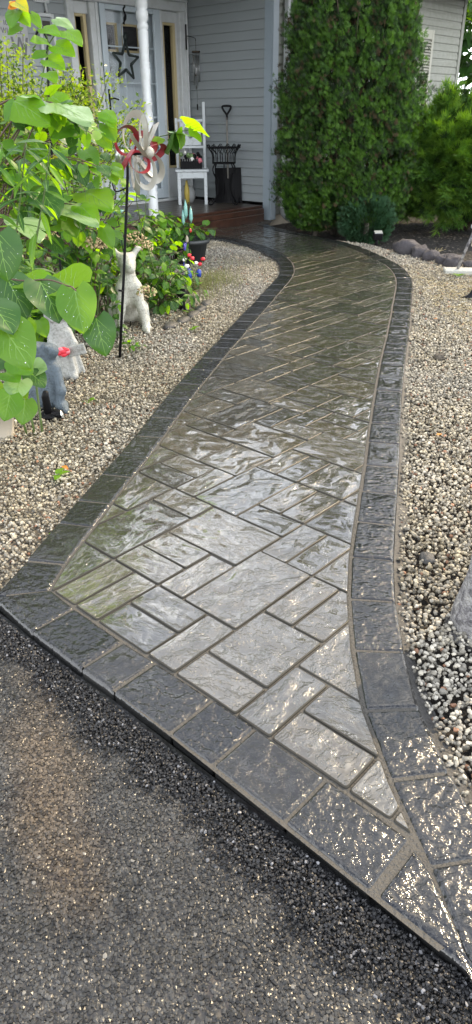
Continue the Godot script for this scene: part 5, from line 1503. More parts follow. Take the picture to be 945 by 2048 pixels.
func build_arborvitae():
	var base := Vector3(1.335, -0.06, -9.25)
	var o := thing("arborvitae", "tall dark green arborvitae standing against the house front", "evergreen tree", base)
	for k in 4:
		var a := k * 1.7
		part(o, "trunk", tube_mesh(curve([Vector3(cos(a) * 0.08, 0, sin(a) * 0.08), Vector3(cos(a) * 0.16, 1.4, sin(a) * 0.16), Vector3(cos(a) * 0.12, 3.0, sin(a) * 0.12), Vector3(0, 4.3, 0)], 4), [0.06, 0.055, 0.05, 0.045, 0.04, 0.03, 0.02], 7), M.bark)
	for k in 50:
		var y := rf(0.3, 3.4)
		var a := rf(0, TAU)
		part(o, "branch", tube_mesh([Vector3(cos(a) * 0.12, y, sin(a) * 0.12), Vector3(cos(a) * 0.45, y + 0.22, sin(a) * 0.45), Vector3(cos(a) * 0.68, y + 0.55, sin(a) * 0.68)], [0.014, 0.009, 0.004], 4), M.twig)
	var n := FastNoiseLite.new()
	n.seed = 15; n.frequency = 1.6; n.fractal_octaves = 3
	var R := func(y: float, a: float) -> float:
		var r := 0.77
		if y < 0.5: r = lerpf(0.55, 0.77, y / 0.5)
		elif y > 1.5: r = 0.77 * pow(clampf((4.75 - y) / 3.25, 0, 1), 0.62)
		var d := Vector3(cos(a), y * 0.9, sin(a))
		return r * (1.0 + 0.20 * n.get_noise_3dv(d * 1.3) + 0.10 * n.get_noise_3dv(d * 3.7) + 0.13 * n.get_noise_3dv(Vector3(cos(a) * 5.0, y * 1.1, sin(a) * 5.0)))
	var place := func():
		var a := rf(0, TAU)
		var y := rf(0.12, 4.7)
		var d := Vector3(cos(a), 0, sin(a))
		var hole := n.get_noise_3dv(Vector3(cos(a) * 1.9, y * 2.1, sin(a) * 1.9) + Vector3(7, 3, 1))
		# bare patches where the inside shows, as between the lower skirt and the body
		if hole < -0.34: return null
		if absf(y - 0.80 - 0.06 * sin(a * 3.0)) < 0.07 and sin(a * 2.0 + 0.7) > -0.3 and rng.randf() < 0.75: return null
		var r: float = R.call(y, a) * (1.0 - 0.22 * pow(rng.randf(), 1.6)) * (1.0 + 0.06 * rng.randfn() * 0.5)
		var dir := (Vector3.UP * rf(0.9, 1.3) + d * rf(0.1, 0.7) + Vector3(rf(-0.3, 0.3), 0, rf(-0.3, 0.3)))
		var t := Vector3(-d.z, 0, d.x)
		var face := t * rf(-1, 1) + d * rf(0.1, 0.9)
		return Transform3D(spray_basis(dir, face, rf(0.045, 0.085)), d * r + Vector3(0, y, 0))
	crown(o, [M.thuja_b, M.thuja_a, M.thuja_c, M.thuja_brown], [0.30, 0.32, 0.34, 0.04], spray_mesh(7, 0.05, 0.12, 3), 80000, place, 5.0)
	# inner, older foliage that closes the view through
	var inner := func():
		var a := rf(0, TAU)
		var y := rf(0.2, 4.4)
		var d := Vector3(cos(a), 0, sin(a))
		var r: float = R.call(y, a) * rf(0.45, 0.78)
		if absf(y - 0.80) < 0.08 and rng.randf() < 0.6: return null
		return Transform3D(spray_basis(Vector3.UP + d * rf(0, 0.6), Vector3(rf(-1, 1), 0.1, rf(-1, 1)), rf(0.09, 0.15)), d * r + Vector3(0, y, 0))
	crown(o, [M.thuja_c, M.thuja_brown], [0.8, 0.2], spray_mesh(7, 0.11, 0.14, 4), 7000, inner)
	# blue-green globe at its foot
	var gb := Vector3(1.53, -0.05, -8.62)
	var g := thing("globe_shrub", "round blue-green dwarf evergreen at the foot of the tall arborvitae", "evergreen shrub", gb)
	part(g, "trunk", tube_mesh([Vector3.ZERO, Vector3(0, 0.2, 0)], [0.03], 6), M.bark)
	var pg := func():
		var d := Vector3(rng.randfn(), rng.randfn(), rng.randfn()).normalized()
		var r := 0.26 * (1.0 + 0.35 * n.get_noise_3dv(d * 2.2)) * (1.0 - 0.3 * pow(rng.randf(), 2.0))
		var t := d.cross(Vector3(0.2, 1, 0.3)).normalized()
		return Transform3D(spray_basis(d + Vector3.UP * rf(0.2, 0.8), t * rf(-1, 1) + Vector3(rf(-0.4, 0.4), 0, 0.3), rf(0.03, 0.055)), Vector3(0, 0.24, 0) + d * r * Vector3(1.1, 0.92, 1.0))
	crown(g, [M.globe, M.thuja_c], [0.75, 0.25], spray_mesh(7, 0.08, 0.12, 6), 8000, pg, 9.0)
	# skirt of low growth left of the globe
	var sk := thing("low_evergreen", "low spreading dark green evergreen along the walk beside the downspout", "evergreen shrub", Vector3(0.98, -0.05, -9.0))
	part(sk, "trunk", tube_mesh([Vector3.ZERO, Vector3(0.03, 0.25, 0)], [0.03], 6), M.bark)
	var ps := func():
		var d := Vector3(rng.randfn(), rng.randfn(), rng.randfn()).normalized()
		var q := d * Vector3(0.36, 0.34, 0.28) * (1.0 + 0.15 * n.get_noise_3dv(d * 2.2)) * (1.0 - 0.35 * pow(rng.randf(), 2.0))
		return Transform3D(spray_basis(d * 0.7 + Vector3.UP, Vector3(rf(-1, 1), 0.2, rf(-1, 1)), rf(0.045, 0.08)), Vector3(0, 0.40, 0) + q)
	crown(sk, [M.thuja_b, M.thuja_a, M.thuja_c], [0.34, 0.34, 0.32], spray_mesh(7, 0.075, 0.16, 5), 10000, ps, 6.0)

func build_right_bed():
	# golden-green feathery shrub at the right edge
	var base := Vector3(2.95, -0.06, -9.7)
	var o := thing("feathery_shrub", "bright yellow-green feathery evergreen shrub at the right edge by the house", "evergreen shrub", base)
	for k in 7:
		var a := k * 0.9
		part(o, "branch", tube_mesh(curve([Vector3(cos(a) * 0.05, 0, sin(a) * 0.05), Vector3(cos(a) * 0.35, 0.28, sin(a) * 0.3), Vector3(cos(a) * 0.7, 0.7, sin(a) * 0.6)], 4), [0.045, 0.04, 0.03, 0.025, 0.015], 6), M.twig)
	var n := FastNoiseLite.new()
	n.seed = 33; n.frequency = 1.4
	var place := func():
		var d := Vector3(rng.randfn(), rng.randfn() * 0.9, rng.randfn()).normalized()
		if d.y < -0.8: return null
		var lump := 1.0 + 0.42 * n.get_noise_3dv(d * 2.0) + 0.14 * n.get_noise_3dv(d * 6.0)
		var p := Vector3(-0.05, 0.74, 0.05) + d * Vector3(0.98, 0.66, 0.9) * lump * (1.0 - 0.3 * pow(rng.randf(), 1.8))
		var dir := d * 1.0 + Vector3(rf(-0.25, 0.25), rf(-0.35, 0.25), rf(-0.25, 0.25))
		return Transform3D(spray_basis(dir, Vector3(rf(-0.6, 0.6), rf(0.5, 1), rf(-0.6, 0.6)), rf(0.12, 0.21)), p)
	crown(o, [M.gold_a, M.gold_b, M.thuja_a, M.thuja_c], [0.42, 0.30, 0.14, 0.14], spray_mesh(9, 0.05, 0.3, 9), 15000, place, 4.0)
	# brown litter on the shaded soil under the evergreens
	tiny_leaf = tiny_leaf_mesh()
	var lt := []
	for k in 2600:
		var p := Vector2(rf(0.7, 4.6), rf(-10.4, -6.9))
		if Geometry2D.is_point_in_polygon(p, gravel_right) or Geometry2D.is_point_in_polygon(p, body_poly) or p.y > -7.0 - (2.6 - p.x) * 0.75 and p.x < 2.6: continue
		lt.append(Transform3D(Basis(Vector3.UP, rf(0, TAU)) * Basis(Vector3(1, 0, 0), rf(-0.5, 0.5)).scaled(Vector3.ONE * rf(0.02, 0.05)), Vector3(p.x, -0.066 + rf(0, 0.012), p.y)))
	tag(swarm(self, "leaf_litter", tiny_leaf, M.bark, lt), "brown leaf litter on the dark soil beneath the evergreens", "leaf litter")
	# dry straw and needles scattered over the far right gravel
	var sb := tube_mesh([Vector3(-0.5, 0, 0), Vector3(0, 0.08, 0), Vector3(0.5, 0, 0)], [0.03, 0.03, 0.02], 3, false)
	var sts := []
	for k in 1500:
		var p := Vector2(1.85 + rng.randfn() * 0.28, -5.75 + rng.randfn() * 0.6)
		if p.x < 1.52: continue
		sts.append(Transform3D(Basis(Vector3.UP, rf(0, TAU)) * Basis(Vector3(0, 0, 1), rf(-0.3, 0.3)).scaled(Vector3.ONE * rf(0.02, 0.05)), Vector3(p.x, -0.022 + rf(0, 0.012), p.y)))
	tag(swarm(self, "straw", sb, M.straw, sts), "dry straw and needles strewn over the gravel at far right", "straw")
	# rounded rocks between gravel and soil
	var rk := 0
	for q in [[1.79, -7.66, 0.10, "first and largest grey rock of the edging row, nearest the globe shrub"], [1.89, -7.47, 0.085, "second grey rock of the edging row from the globe shrub"], [1.96, -7.28, 0.075, "third grey rock, middle of the edging row"], [2.03, -7.10, 0.065, "fourth rock, dark with a cleft, in the edging row"], [2.09, -6.95, 0.082, "fifth and last pinkish rock of the edging row"], [2.22, -6.86, 0.05, "small dark stone just past the end of the rock row"]]:
		var t := thing("edging_rock", q[3], "rock", Vector3(q[0], -0.02, q[1]), rf(0, TAU), "grey rocks edging the gravel")
		part(t, "rock", lump_mesh(8, 12, 0.45, 200 + rk, Vector3(1.3, 0.85, 1.0)), M.edge_rock, Transform3D(Basis().scaled(Vector3.ONE * q[2]), Vector3(0, q[2] * 0.35, 0)))
		rk += 1
	# leaning stake on its flat footing, at the right edge
	var stn := thing("flat_stone", "pale flat concrete block lying at the gravel edge on the right", "paving block", Vector3(2.06, -0.03, -6.60), deg_to_rad(-8))
	part(stn, "block", box_mesh(Vector3(0.30, 0.045, 0.15), 0.008, Vector3(0, 0.022, 0)), M.restraint.duplicate())
	stn.get_child(0).material_override.albedo_color = lin(0.36, 0.36, 0.32)
	var stk := thing("garden_stake", "leaning grey metal stake with a pale square top at the right edge", "garden ornament", Vector3(2.03, 0.015, -6.6))
	part(stk, "rod", tube_mesh([Vector3(0, 0, 0), Vector3(0.055, 0.19, 0), Vector3(0.10, 0.32, 0)], [0.013, 0.014, 0.015], 8), M.mottled_bark)
	part(stk, "panel", box_mesh(Vector3(0.16, 0.12, 0.02), 0.003, Vector3(0.17, 0.25, 0.0)), M.clay)
	part(stk, "cap", box_mesh(Vector3(0.12, 0.035, 0.06), 0.008, Vector3(0.13, 0.355, 0)), M.sign_white)
	var blk := thing("iron_foot", "black iron animal-like foot of an ornament at the right edge of the gravel", "garden ornament", Vector3(1.86, -0.03, -5.62))
	part(blk, "leg", figure_mesh([[Vector3(0.06, 0.24, 0), Vector3(0.04, 0.10, 0), 0.03, 0.024], [Vector3(0.04, 0.10, 0), Vector3(0.0, 0.02, 0.01), 0.024, 0.02], [Vector3(0.0, 0.02, 0.01), Vector3(-0.06, 0.012, 0.02), 0.018, 0.012], [Vector3(0.0, 0.02, 0.01), Vector3(-0.03, 0.012, 0.06), 0.016, 0.01], [Vector3(0.05, 0.12, 0), Vector3(0.11, 0.015, -0.02), 0.02, 0.018]], 0.02, 0.008), M.iron)
	# trunk standing at the right edge, close by
	var tr := thing("tree_stump", "mottled grey tree stump rising from the near gravel at right edge", "tree stump", Vector3(0.735, -0.04, -1.60))
	var rings := new_st(true)
	add_tube(rings, curve([Vector3(0, -0.02, 0), Vector3(0.0, 0.04, 0), Vector3(0.012, 0.15, 0), Vector3(0.02, 0.32, -0.01), Vector3(0.03, 0.55, -0.02)], 5), [0.128, 0.122, 0.118, 0.114, 0.112, 0.110, 0.108, 0.106, 0.104, 0.102, 0.1], 18)
	part(tr, "trunk", done(rings), M.mottled_bark)

func tree_thing(called: String, label: String, base: Vector3, h: float, r: float, mats: Array, shares: Array, n: int, leaf: float, group := ""):
	var o := thing(called, label, "tree", base, 0.0, group)
	part(o, "trunk", tube_mesh(curve([Vector3.ZERO, Vector3(0.05, h * 0.35, 0), Vector3(-0.04, h * 0.7, 0.03), Vector3(0, h * 0.92, 0)], 4), radii_for(13, h * 0.03, h * 0.006), 7), M.bark)
	var clumps := []
	for k in 16:
		var d := Vector3(rng.randfn(), rng.randfn() * 0.8, rng.randfn())
		d = d.normalized() * rf(0.35, 0.8)
		var c := Vector3(0, h * 0.62, 0) + d * Vector3(r, h * 0.36, r)
		clumps.append([c, rf(0.32, 0.55) * r])
		part(o, "limb", tube_mesh([Vector3(0, h * rf(0.3, 0.5), 0), Vector3(0, h * 0.5, 0).lerp(c, 0.6), c], [h * 0.012, h * 0.007, h * 0.003], 4), M.bark)
	var place := func():
		var cl: Array = clumps[rng.randi() % clumps.size()]
		var d := Vector3(rng.randfn(), rng.randfn(), rng.randfn()).normalized() * pow(rng.randf(), 0.4)
		var ax := Vector3(rng.randfn(), rng.randfn() + 0.6, rng.randfn()).normalized()
		return Transform3D(Basis(ax, rf(0, TAU)) * Basis(Vector3(0, 0, 1), rf(-0.8, 0.8)).scaled(Vector3.ONE * leaf * rf(0.7, 1.3)), cl[0] + d * cl[1] * Vector3(1, 0.75, 1))
	crown(o, mats, shares, tiny_leaf_mesh(), n, place)

func tiny_leaf_mesh() -> ArrayMesh:
	var st := new_st(true)
	quad(st, Vector3(0, 0, 0), Vector3(0.45, 0.05, 0.3), Vector3(1, -0.08, 0), Vector3(0.45, 0.05, -0.3))
	return done(st)

func build_far_trees():
	tree_thing("broadleaf_tree", "dark broadleaf tree behind the right end of the house", Vector3(6.9, -0.07, -16.5), 6.5, 1.9, [M.leaf_deep, M.leaf_mid, M.thuja_c], [0.5, 0.25, 0.25], 5200, 0.15)
	tree_thing("sunlit_bush", "bright sunlit yellow-green bush seen past the house corner", Vector3(8.6, -0.07, -21.0), 3.4, 2.0, [M.leaf_lit, M.leaf_mid], [0.7, 0.3], 8000, 0.16)
	tree_thing("overhanging_tree", "pale green leafy tree hugging the right end of the siding", Vector3(5.45, -0.07, -15.4), 4.6, 1.05, [M.leaf_mid, M.leaf_deep, M.leaf_pale], [0.3, 0.45, 0.25], 9000, 0.12)
	# the wood behind the house: its dark crowns are what the wet walk mirrors up to the bright sky
	var ts := []
	for q in [[-15.0, -20.0, 16.0], [-9.0, -23.0, 17.0], [-4.5, -26.5, 12.5], [2.5, -27.0, 11.5], [8.0, -28.0, 10.0], [14.0, -25.0, 9.0], [-12.0, -12.0, 13.0], [19.0, -20.0, 8.0]]:
		for k in 4200:
			var d := Vector3(rng.randfn(), rng.randfn(), rng.randfn()).normalized() * pow(rng.randf(), 0.33)
			var c := Vector3(q[0], q[2] * 0.58, q[1]) + d * Vector3(3.5, q[2] * 0.42, 3.0)
			var ax := Vector3(rng.randfn(), rng.randfn() + 0.6, rng.randfn()).normalized()
			ts.append(Transform3D(Basis(ax, rf(0, TAU)).scaled(Vector3.ONE * rf(0.3, 0.6)), c))
	tag(swarm(self, "woodland", tiny_leaf_mesh(), M.leaf_deep, ts), "dark wood of leafy trees rising behind the house", "woodland")
	tree_thing("left_shade_tree", "spreading leafy tree beyond the left edge, past the small-leaved shrub", Vector3(-4.9, -0.07, -4.6), 5.6, 2.0, [M.leaf_deep, M.leaf_mid], [0.6, 0.4], 5200, 0.17)

# ------------------------------------------------------------------ statues
func build_statues():
	var V := func(x: float, y: float, z: float) -> Vector3: return Vector3(x, y, z)
	# sitting dog: x across, z towards the viewer, muzzle turned a little to the left
	var d := thing("dog_statue", "white stone statue of a sitting dog in front of the hydrangea", "statue", Vector3(-0.705, -0.035, -4.80), deg_to_rad(14))
	var b := []
	for s in [-1.0, 1.0]:
		b.append([V.call(s * 0.048, 0.29, 0.04), V.call(s * 0.07, 0.16, 0.075), 0.036, 0.027])
		b.append([V.call(s * 0.07, 0.16, 0.075), V.call(s * 0.088, 0.03, 0.095), 0.027, 0.020])
		b.append([V.call(s * 0.088, 0.022, 0.095), V.call(s * 0.094, 0.015, 0.14), 0.022, 0.017])
		b.append([V.call(s * 0.080, 0.12, -0.10), V.call(s * 0.095, 0.06, -0.03), 0.06, 0.04])
		b.append([V.call(s * 0.10, 0.03, -0.04), V.call(s * 0.12, 0.016, 0.035), 0.024, 0.016])
		b.append([V.call(s * 0.036, 0.29, 0.02), V.call(s * 0.042, 0.21, 0.03), 0.046, 0.038])
	b.append([V.call(0, 0.11, -0.10), V.call(0, 0.20, -0.04), 0.08, 0.07])
	b.append([V.call(0, 0.20, -0.04), V.call(0, 0.31, 0.015), 0.07, 0.058])
	b.append([V.call(0, 0.31, 0.015), V.call(0.004, 0.42, 0.025), 0.056, 0.044])
	b.append([V.call(0.004, 0.44, 0.025), V.call(0.0, 0.462, 0.035), 0.050, 0.050])
	b.append([V.call(0.004, 0.445, 0.06), V.call(0.012, 0.425, 0.125), 0.044, 0.028])
	b.append([V.call(0.012, 0.428, 0.13), V.call(0.013, 0.432, 0.14), 0.016, 0.013])
	for s in [-1.0, 1.0]:
		b.append([V.call(s * 0.046, 0.49, 0.015), V.call(s * 0.078, 0.525, 0.0), 0.022, 0.012])
		b.append([V.call(s * 0.078, 0.525, 0.0), V.call(s * 0.098, 0.53, 0.004), 0.012, 0.006])
	b.append([V.call(-0.03, 0.04, -0.14), V.call(-0.12, 0.02, -0.12), 0.022, 0.014])
	part(d, "body", figure_mesh(b, 0.03, 0.008), M.dog_stone)
	for s in [-1.0, 1.0]: part(d, "eye", lump_mesh(5, 7, 0.0, 7), M.room_wall, Transform3D(Basis().scaled(Vector3.ONE * 0.006), V.call(s * 0.026 + 0.004, 0.468, 0.083)))
	part(d, "nose", lump_mesh(5, 7, 0.1, 8), M.room_wall, Transform3D(Basis().scaled(Vector3(0.012, 0.008, 0.008)), V.call(0.0125, 0.436, 0.15)))
	# standing figure with a lettered sign and a red flower
	var f := thing("figure_statue", "pale grey stone garden figure holding a small sign and red flower", "statue", Vector3(-0.965, -0.035, -3.86), deg_to_rad(8))
	var q := []
	q.append([V.call(0, 0.03, 0), V.call(0, 0.16, 0), 0.085, 0.062])
	q.append([V.call(0, 0.16, 0), V.call(-0.005, 0.27, 0), 0.062, 0.05])
	q.append([V.call(-0.005, 0.29, 0), V.call(-0.005, 0.345, 0.005), 0.046, 0.044])
	for k in 9:
		var a := TAU * k / 9
		q.append([V.call(cos(a) * 0.05 - 0.004, 0.345 + 0.018 * sin(k * 2.0), sin(a) * 0.045), V.call(cos(a) * 0.066, 0.325, sin(a) * 0.055), 0.02, 0.014])
	q.append([V.call(0.045, 0.25, 0.01), V.call(0.075, 0.19, 0.05), 0.022, 0.018])
	q.append([V.call(0.075, 0.19, 0.05), V.call(0.06, 0.16, 0.075), 0.018, 0.014])
	q.append([V.call(-0.045, 0.25, 0.01), V.call(-0.055, 0.18, 0.055), 0.022, 0.018])
	q.append([V.call(-0.055, 0.18, 0.055), V.call(-0.01, 0.165, 0.075), 0.018, 0.014])
	for s in [-1.0, 1.0]: q.append([V.call(s * 0.04, 0.02, 0.05), V.call(s * 0.055, 0.014, 0.09), 0.026, 0.02])
	for k in 7: q.append([V.call(cos(k * 0.9) * 0.07, 0.16, sin(k * 0.9) * 0.07), V.call(cos(k * 0.9) * 0.10, 0.015, sin(k * 0.9) * 0.10), 0.01, 0.016])
	part(f, "body", figure_mesh(q, 0.018, 0.007), M.figure_stone)
	for s in [-1.0, 1.0]: part(f, "eye", lump_mesh(4, 6, 0.0, 7), M.room_wall, Transform3D(Basis().scaled(Vector3.ONE * 0.005), V.call(s * 0.018 - 0.005, 0.335, 0.046)))
	var sg := part(f, "sign", box_mesh(Vector3(0.105, 0.058, 0.014), 0.003), M.figure_stone, Transform3D(Basis(Vector3(0, 0, 1), deg_to_rad(14)) * Basis(Vector3.UP, deg_to_rad(-14)), V.call(0.085, 0.165, 0.092)))
	var tm := TextMesh.new()
	tm.text = "WELCOME"; tm.font_size = 48; tm.pixel_size = 0.00042; tm.depth = 0.0015
	part(sg, "lettering", tm, M.grey_wood, Transform3D(Basis(), V.call(0, 0, 0.0072)))
	var fl := part(f, "flower", lump_mesh(5, 8, 0.4, 61), M.red_flower, Transform3D(Basis().scaled(Vector3.ONE * 0.02), V.call(0.015, 0.165, 0.105)))
	for k in 9:
		var a := TAU * k / 9
		part(fl, "petal", lump_mesh(4, 6, 0.3, 62 + k), M.pink_flower if k % 3 == 0 else M.red_flower, Transform3D(Basis(Vector3(0, 0, 1), a).scaled(Vector3(0.9, 0.6, 0.5)), V.call(cos(a) * 1.1, sin(a) * 0.8, 0.3 + 0.3 * sin(k * 3.0))))
	# blue-grey figure: squat seated frog-like shape seen from behind the leaves
	var g := thing("blue_statue", "blue-grey stone garden figure with rounded head half hidden by leaves", "statue", Vector3(-0.93, -0.035, -3.38), deg_to_rad(-6))
	var e := []
	e.append([V.call(-0.02, 0.05, 0), V.call(-0.01, 0.17, 0), 0.085, 0.06])
	e.append([V.call(-0.01, 0.17, 0), V.call(0.0, 0.25, 0.005), 0.058, 0.05])
	e.append([V.call(-0.035, 0.285, 0.01), V.call(0.04, 0.29, 0.02), 0.045, 0.036])
	for s in [-1.0, 1.0]:
		e.append([V.call(s * 0.05, 0.2, 0.02), V.call(s * 0.075, 0.1, 0.055), 0.026, 0.022])
		e.append([V.call(s * 0.075, 0.1, 0.055), V.call(s * 0.06, 0.03, 0.075), 0.022, 0.02])
		e.append([V.call(s * 0.07, 0.02, 0.05), V.call(s * 0.10, 0.014, 0.11), 0.03, 0.02])
		e.append([V.call(s * 0.025, 0.31, 0.04), V.call(s * 0.025, 0.315, 0.05), 0.015, 0.012])
	part(g, "body", figure_mesh(e, 0.02, 0.007), M.blue_stone)

# ------------------------------------------------------------------ wind spinner
func build_spinner():
	var base := Vector3(-0.70, -0.04, -4.17)
	var o := thing("wind_spinner", "metal wind spinner with red and cream ring petals on a black pole", "wind spinner", base)
	var top := Vector3(0.15, 1.02, 0.02)
	part(o, "pole", tube_mesh([Vector3(0, 0, 0), Vector3(0.07, 0.5, 0.01), Vector3(0.135, 1.0, 0.02), Vector3(0.142, 1.10, 0.02)], [0.0085, 0.008, 0.0075, 0.007], 8), M.iron)
	part(o, "clamp", tube_mesh([Vector3(0.058, 0.405, 0.018), Vector3(0.034, 0.412, 0.03)], [0.006], 6), M.iron)
	# the wheel faces right of the viewer and is seen at a slant
	var hub := Vector3(0.215, 1.115, 0.04)
	var ax := Vector3(0.925, 0.06, 0.37).normalized()
	var wb := spray_basis(Vector3.UP, ax, 1.0)
	part(o, "axle", tube_mesh([Vector3(0.142, 1.10, 0.02), hub - ax * 0.05, hub + ax * 0.05], [0.009], 8), M.iron)
	part(o, "hub", lathe_mesh([Vector2(0, -0.02), Vector2(0.026, -0.015), Vector2(0.03, 0.0), Vector2(0.018, 0.018), Vector2(0, 0.024)], 14), M.petal_cream, Transform3D(Basis(wb.x, wb.z, -wb.y), hub + ax * 0.055))
	# one petal: a hoop of sheet metal strip, wide at its outer end, narrow where it meets the hub
	var hoop := func() -> ArrayMesh:
		var st := new_st(true)
		var n := 30
		var P := func(kk: int, s: float, back: float) -> Vector3:
			var a := TAU * kk / n
			var outer := 0.5 - 0.5 * cos(a)
			var w := lerpf(0.006, 0.036, pow(outer, 0.8))
			var c := Vector2(sin(a) * 0.052, 0.075 - cos(a) * 0.075)
			var rad := (c - Vector2(0, 0.075)).normalized()
			var tilt := 0.75
			return Vector3(c.x, c.y, 0) + (Vector3(rad.x, rad.y, 0) * cos(tilt) + Vector3(0, 0, sin(tilt))) * (s - 0.5) * w + Vector3(0, 0, back + 0.03 * outer)
		for k in n:
			quad(st, P.call(k, 0, 0.0008), P.call(k + 1, 0, 0.0008), P.call(k + 1, 1, 0.0008), P.call(k, 1, 0.0008))
			quad(st, P.call(k, 1, -0.0008), P.call(k + 1, 1, -0.0008), P.call(k + 1, 0, -0.0008), P.call(k, 0, -0.0008))
		return done(st)
	var rm: ArrayMesh = hoop.call()
	for wheel in 2:
		var c := hub + ax * (0.02 if wheel == 0 else -0.05)
		var cnt := 7 if wheel == 0 else 6
		for k in cnt:
			var a := TAU * k / cnt + (0.35 if wheel == 0 else 0.75)
			var rb := wb * Basis(Vector3(0, 0, 1), a) * Basis(Vector3.UP, 0.75 if wheel == 0 else -0.7)
			var red := (k in [2, 5]) if wheel == 0 else (k in [0, 1, 4])
			part(o, "petal", rm, M.petal_red if red else M.petal_cream, Transform3D(rb.scaled(Vector3.ONE * (1.05 if wheel == 0 else 1.18)), c + rb.y * 0.008))
	# small cream stars wired inside the wheel, and the cup on its arm
	var stm := new_st()
	var sp := []
	for k in 10: sp.append(Vector3(sin(TAU * k / 10), cos(TAU * k / 10), 0) * (0.02 if k % 2 == 0 else 0.009))
	for k in 10:
		tri(stm, Vector3(0, 0, 0.003), sp[(k + 1) % 10], sp[k])
		tri(stm, Vector3(0, 0, -0.003), sp[k], sp[(k + 1) % 10])
	var star := done(stm)
	for k in 3:
		var a := 1.9 + k * 1.6
		part(o, "star", star, M.petal_cream, Transform3D(wb, hub + wb * Vector3(cos(a) * 0.075, sin(a) * 0.075, 0.02)))
	part(o, "lamp_cup", lathe_mesh([Vector2(0.006, -0.02), Vector2(0.024, 0.0), Vector2(0.027, 0.03), Vector2(0.022, 0.055), Vector2(0.02, 0.055), Vector2(0.024, 0.03), Vector2(0.0, 0.004)], 12), M.steel, Transform3D(Basis(), Vector3(0.10, 1.075, 0.0)))
	part(o, "cup_arm", tube_mesh(curve([Vector3(0.128, 0.95, 0.02), Vector3(0.06, 0.93, 0.0), Vector3(0.05, 1.0, 0.0), Vector3(0.095, 1.055, 0.0)], 4), [0.004], 5), M.iron)

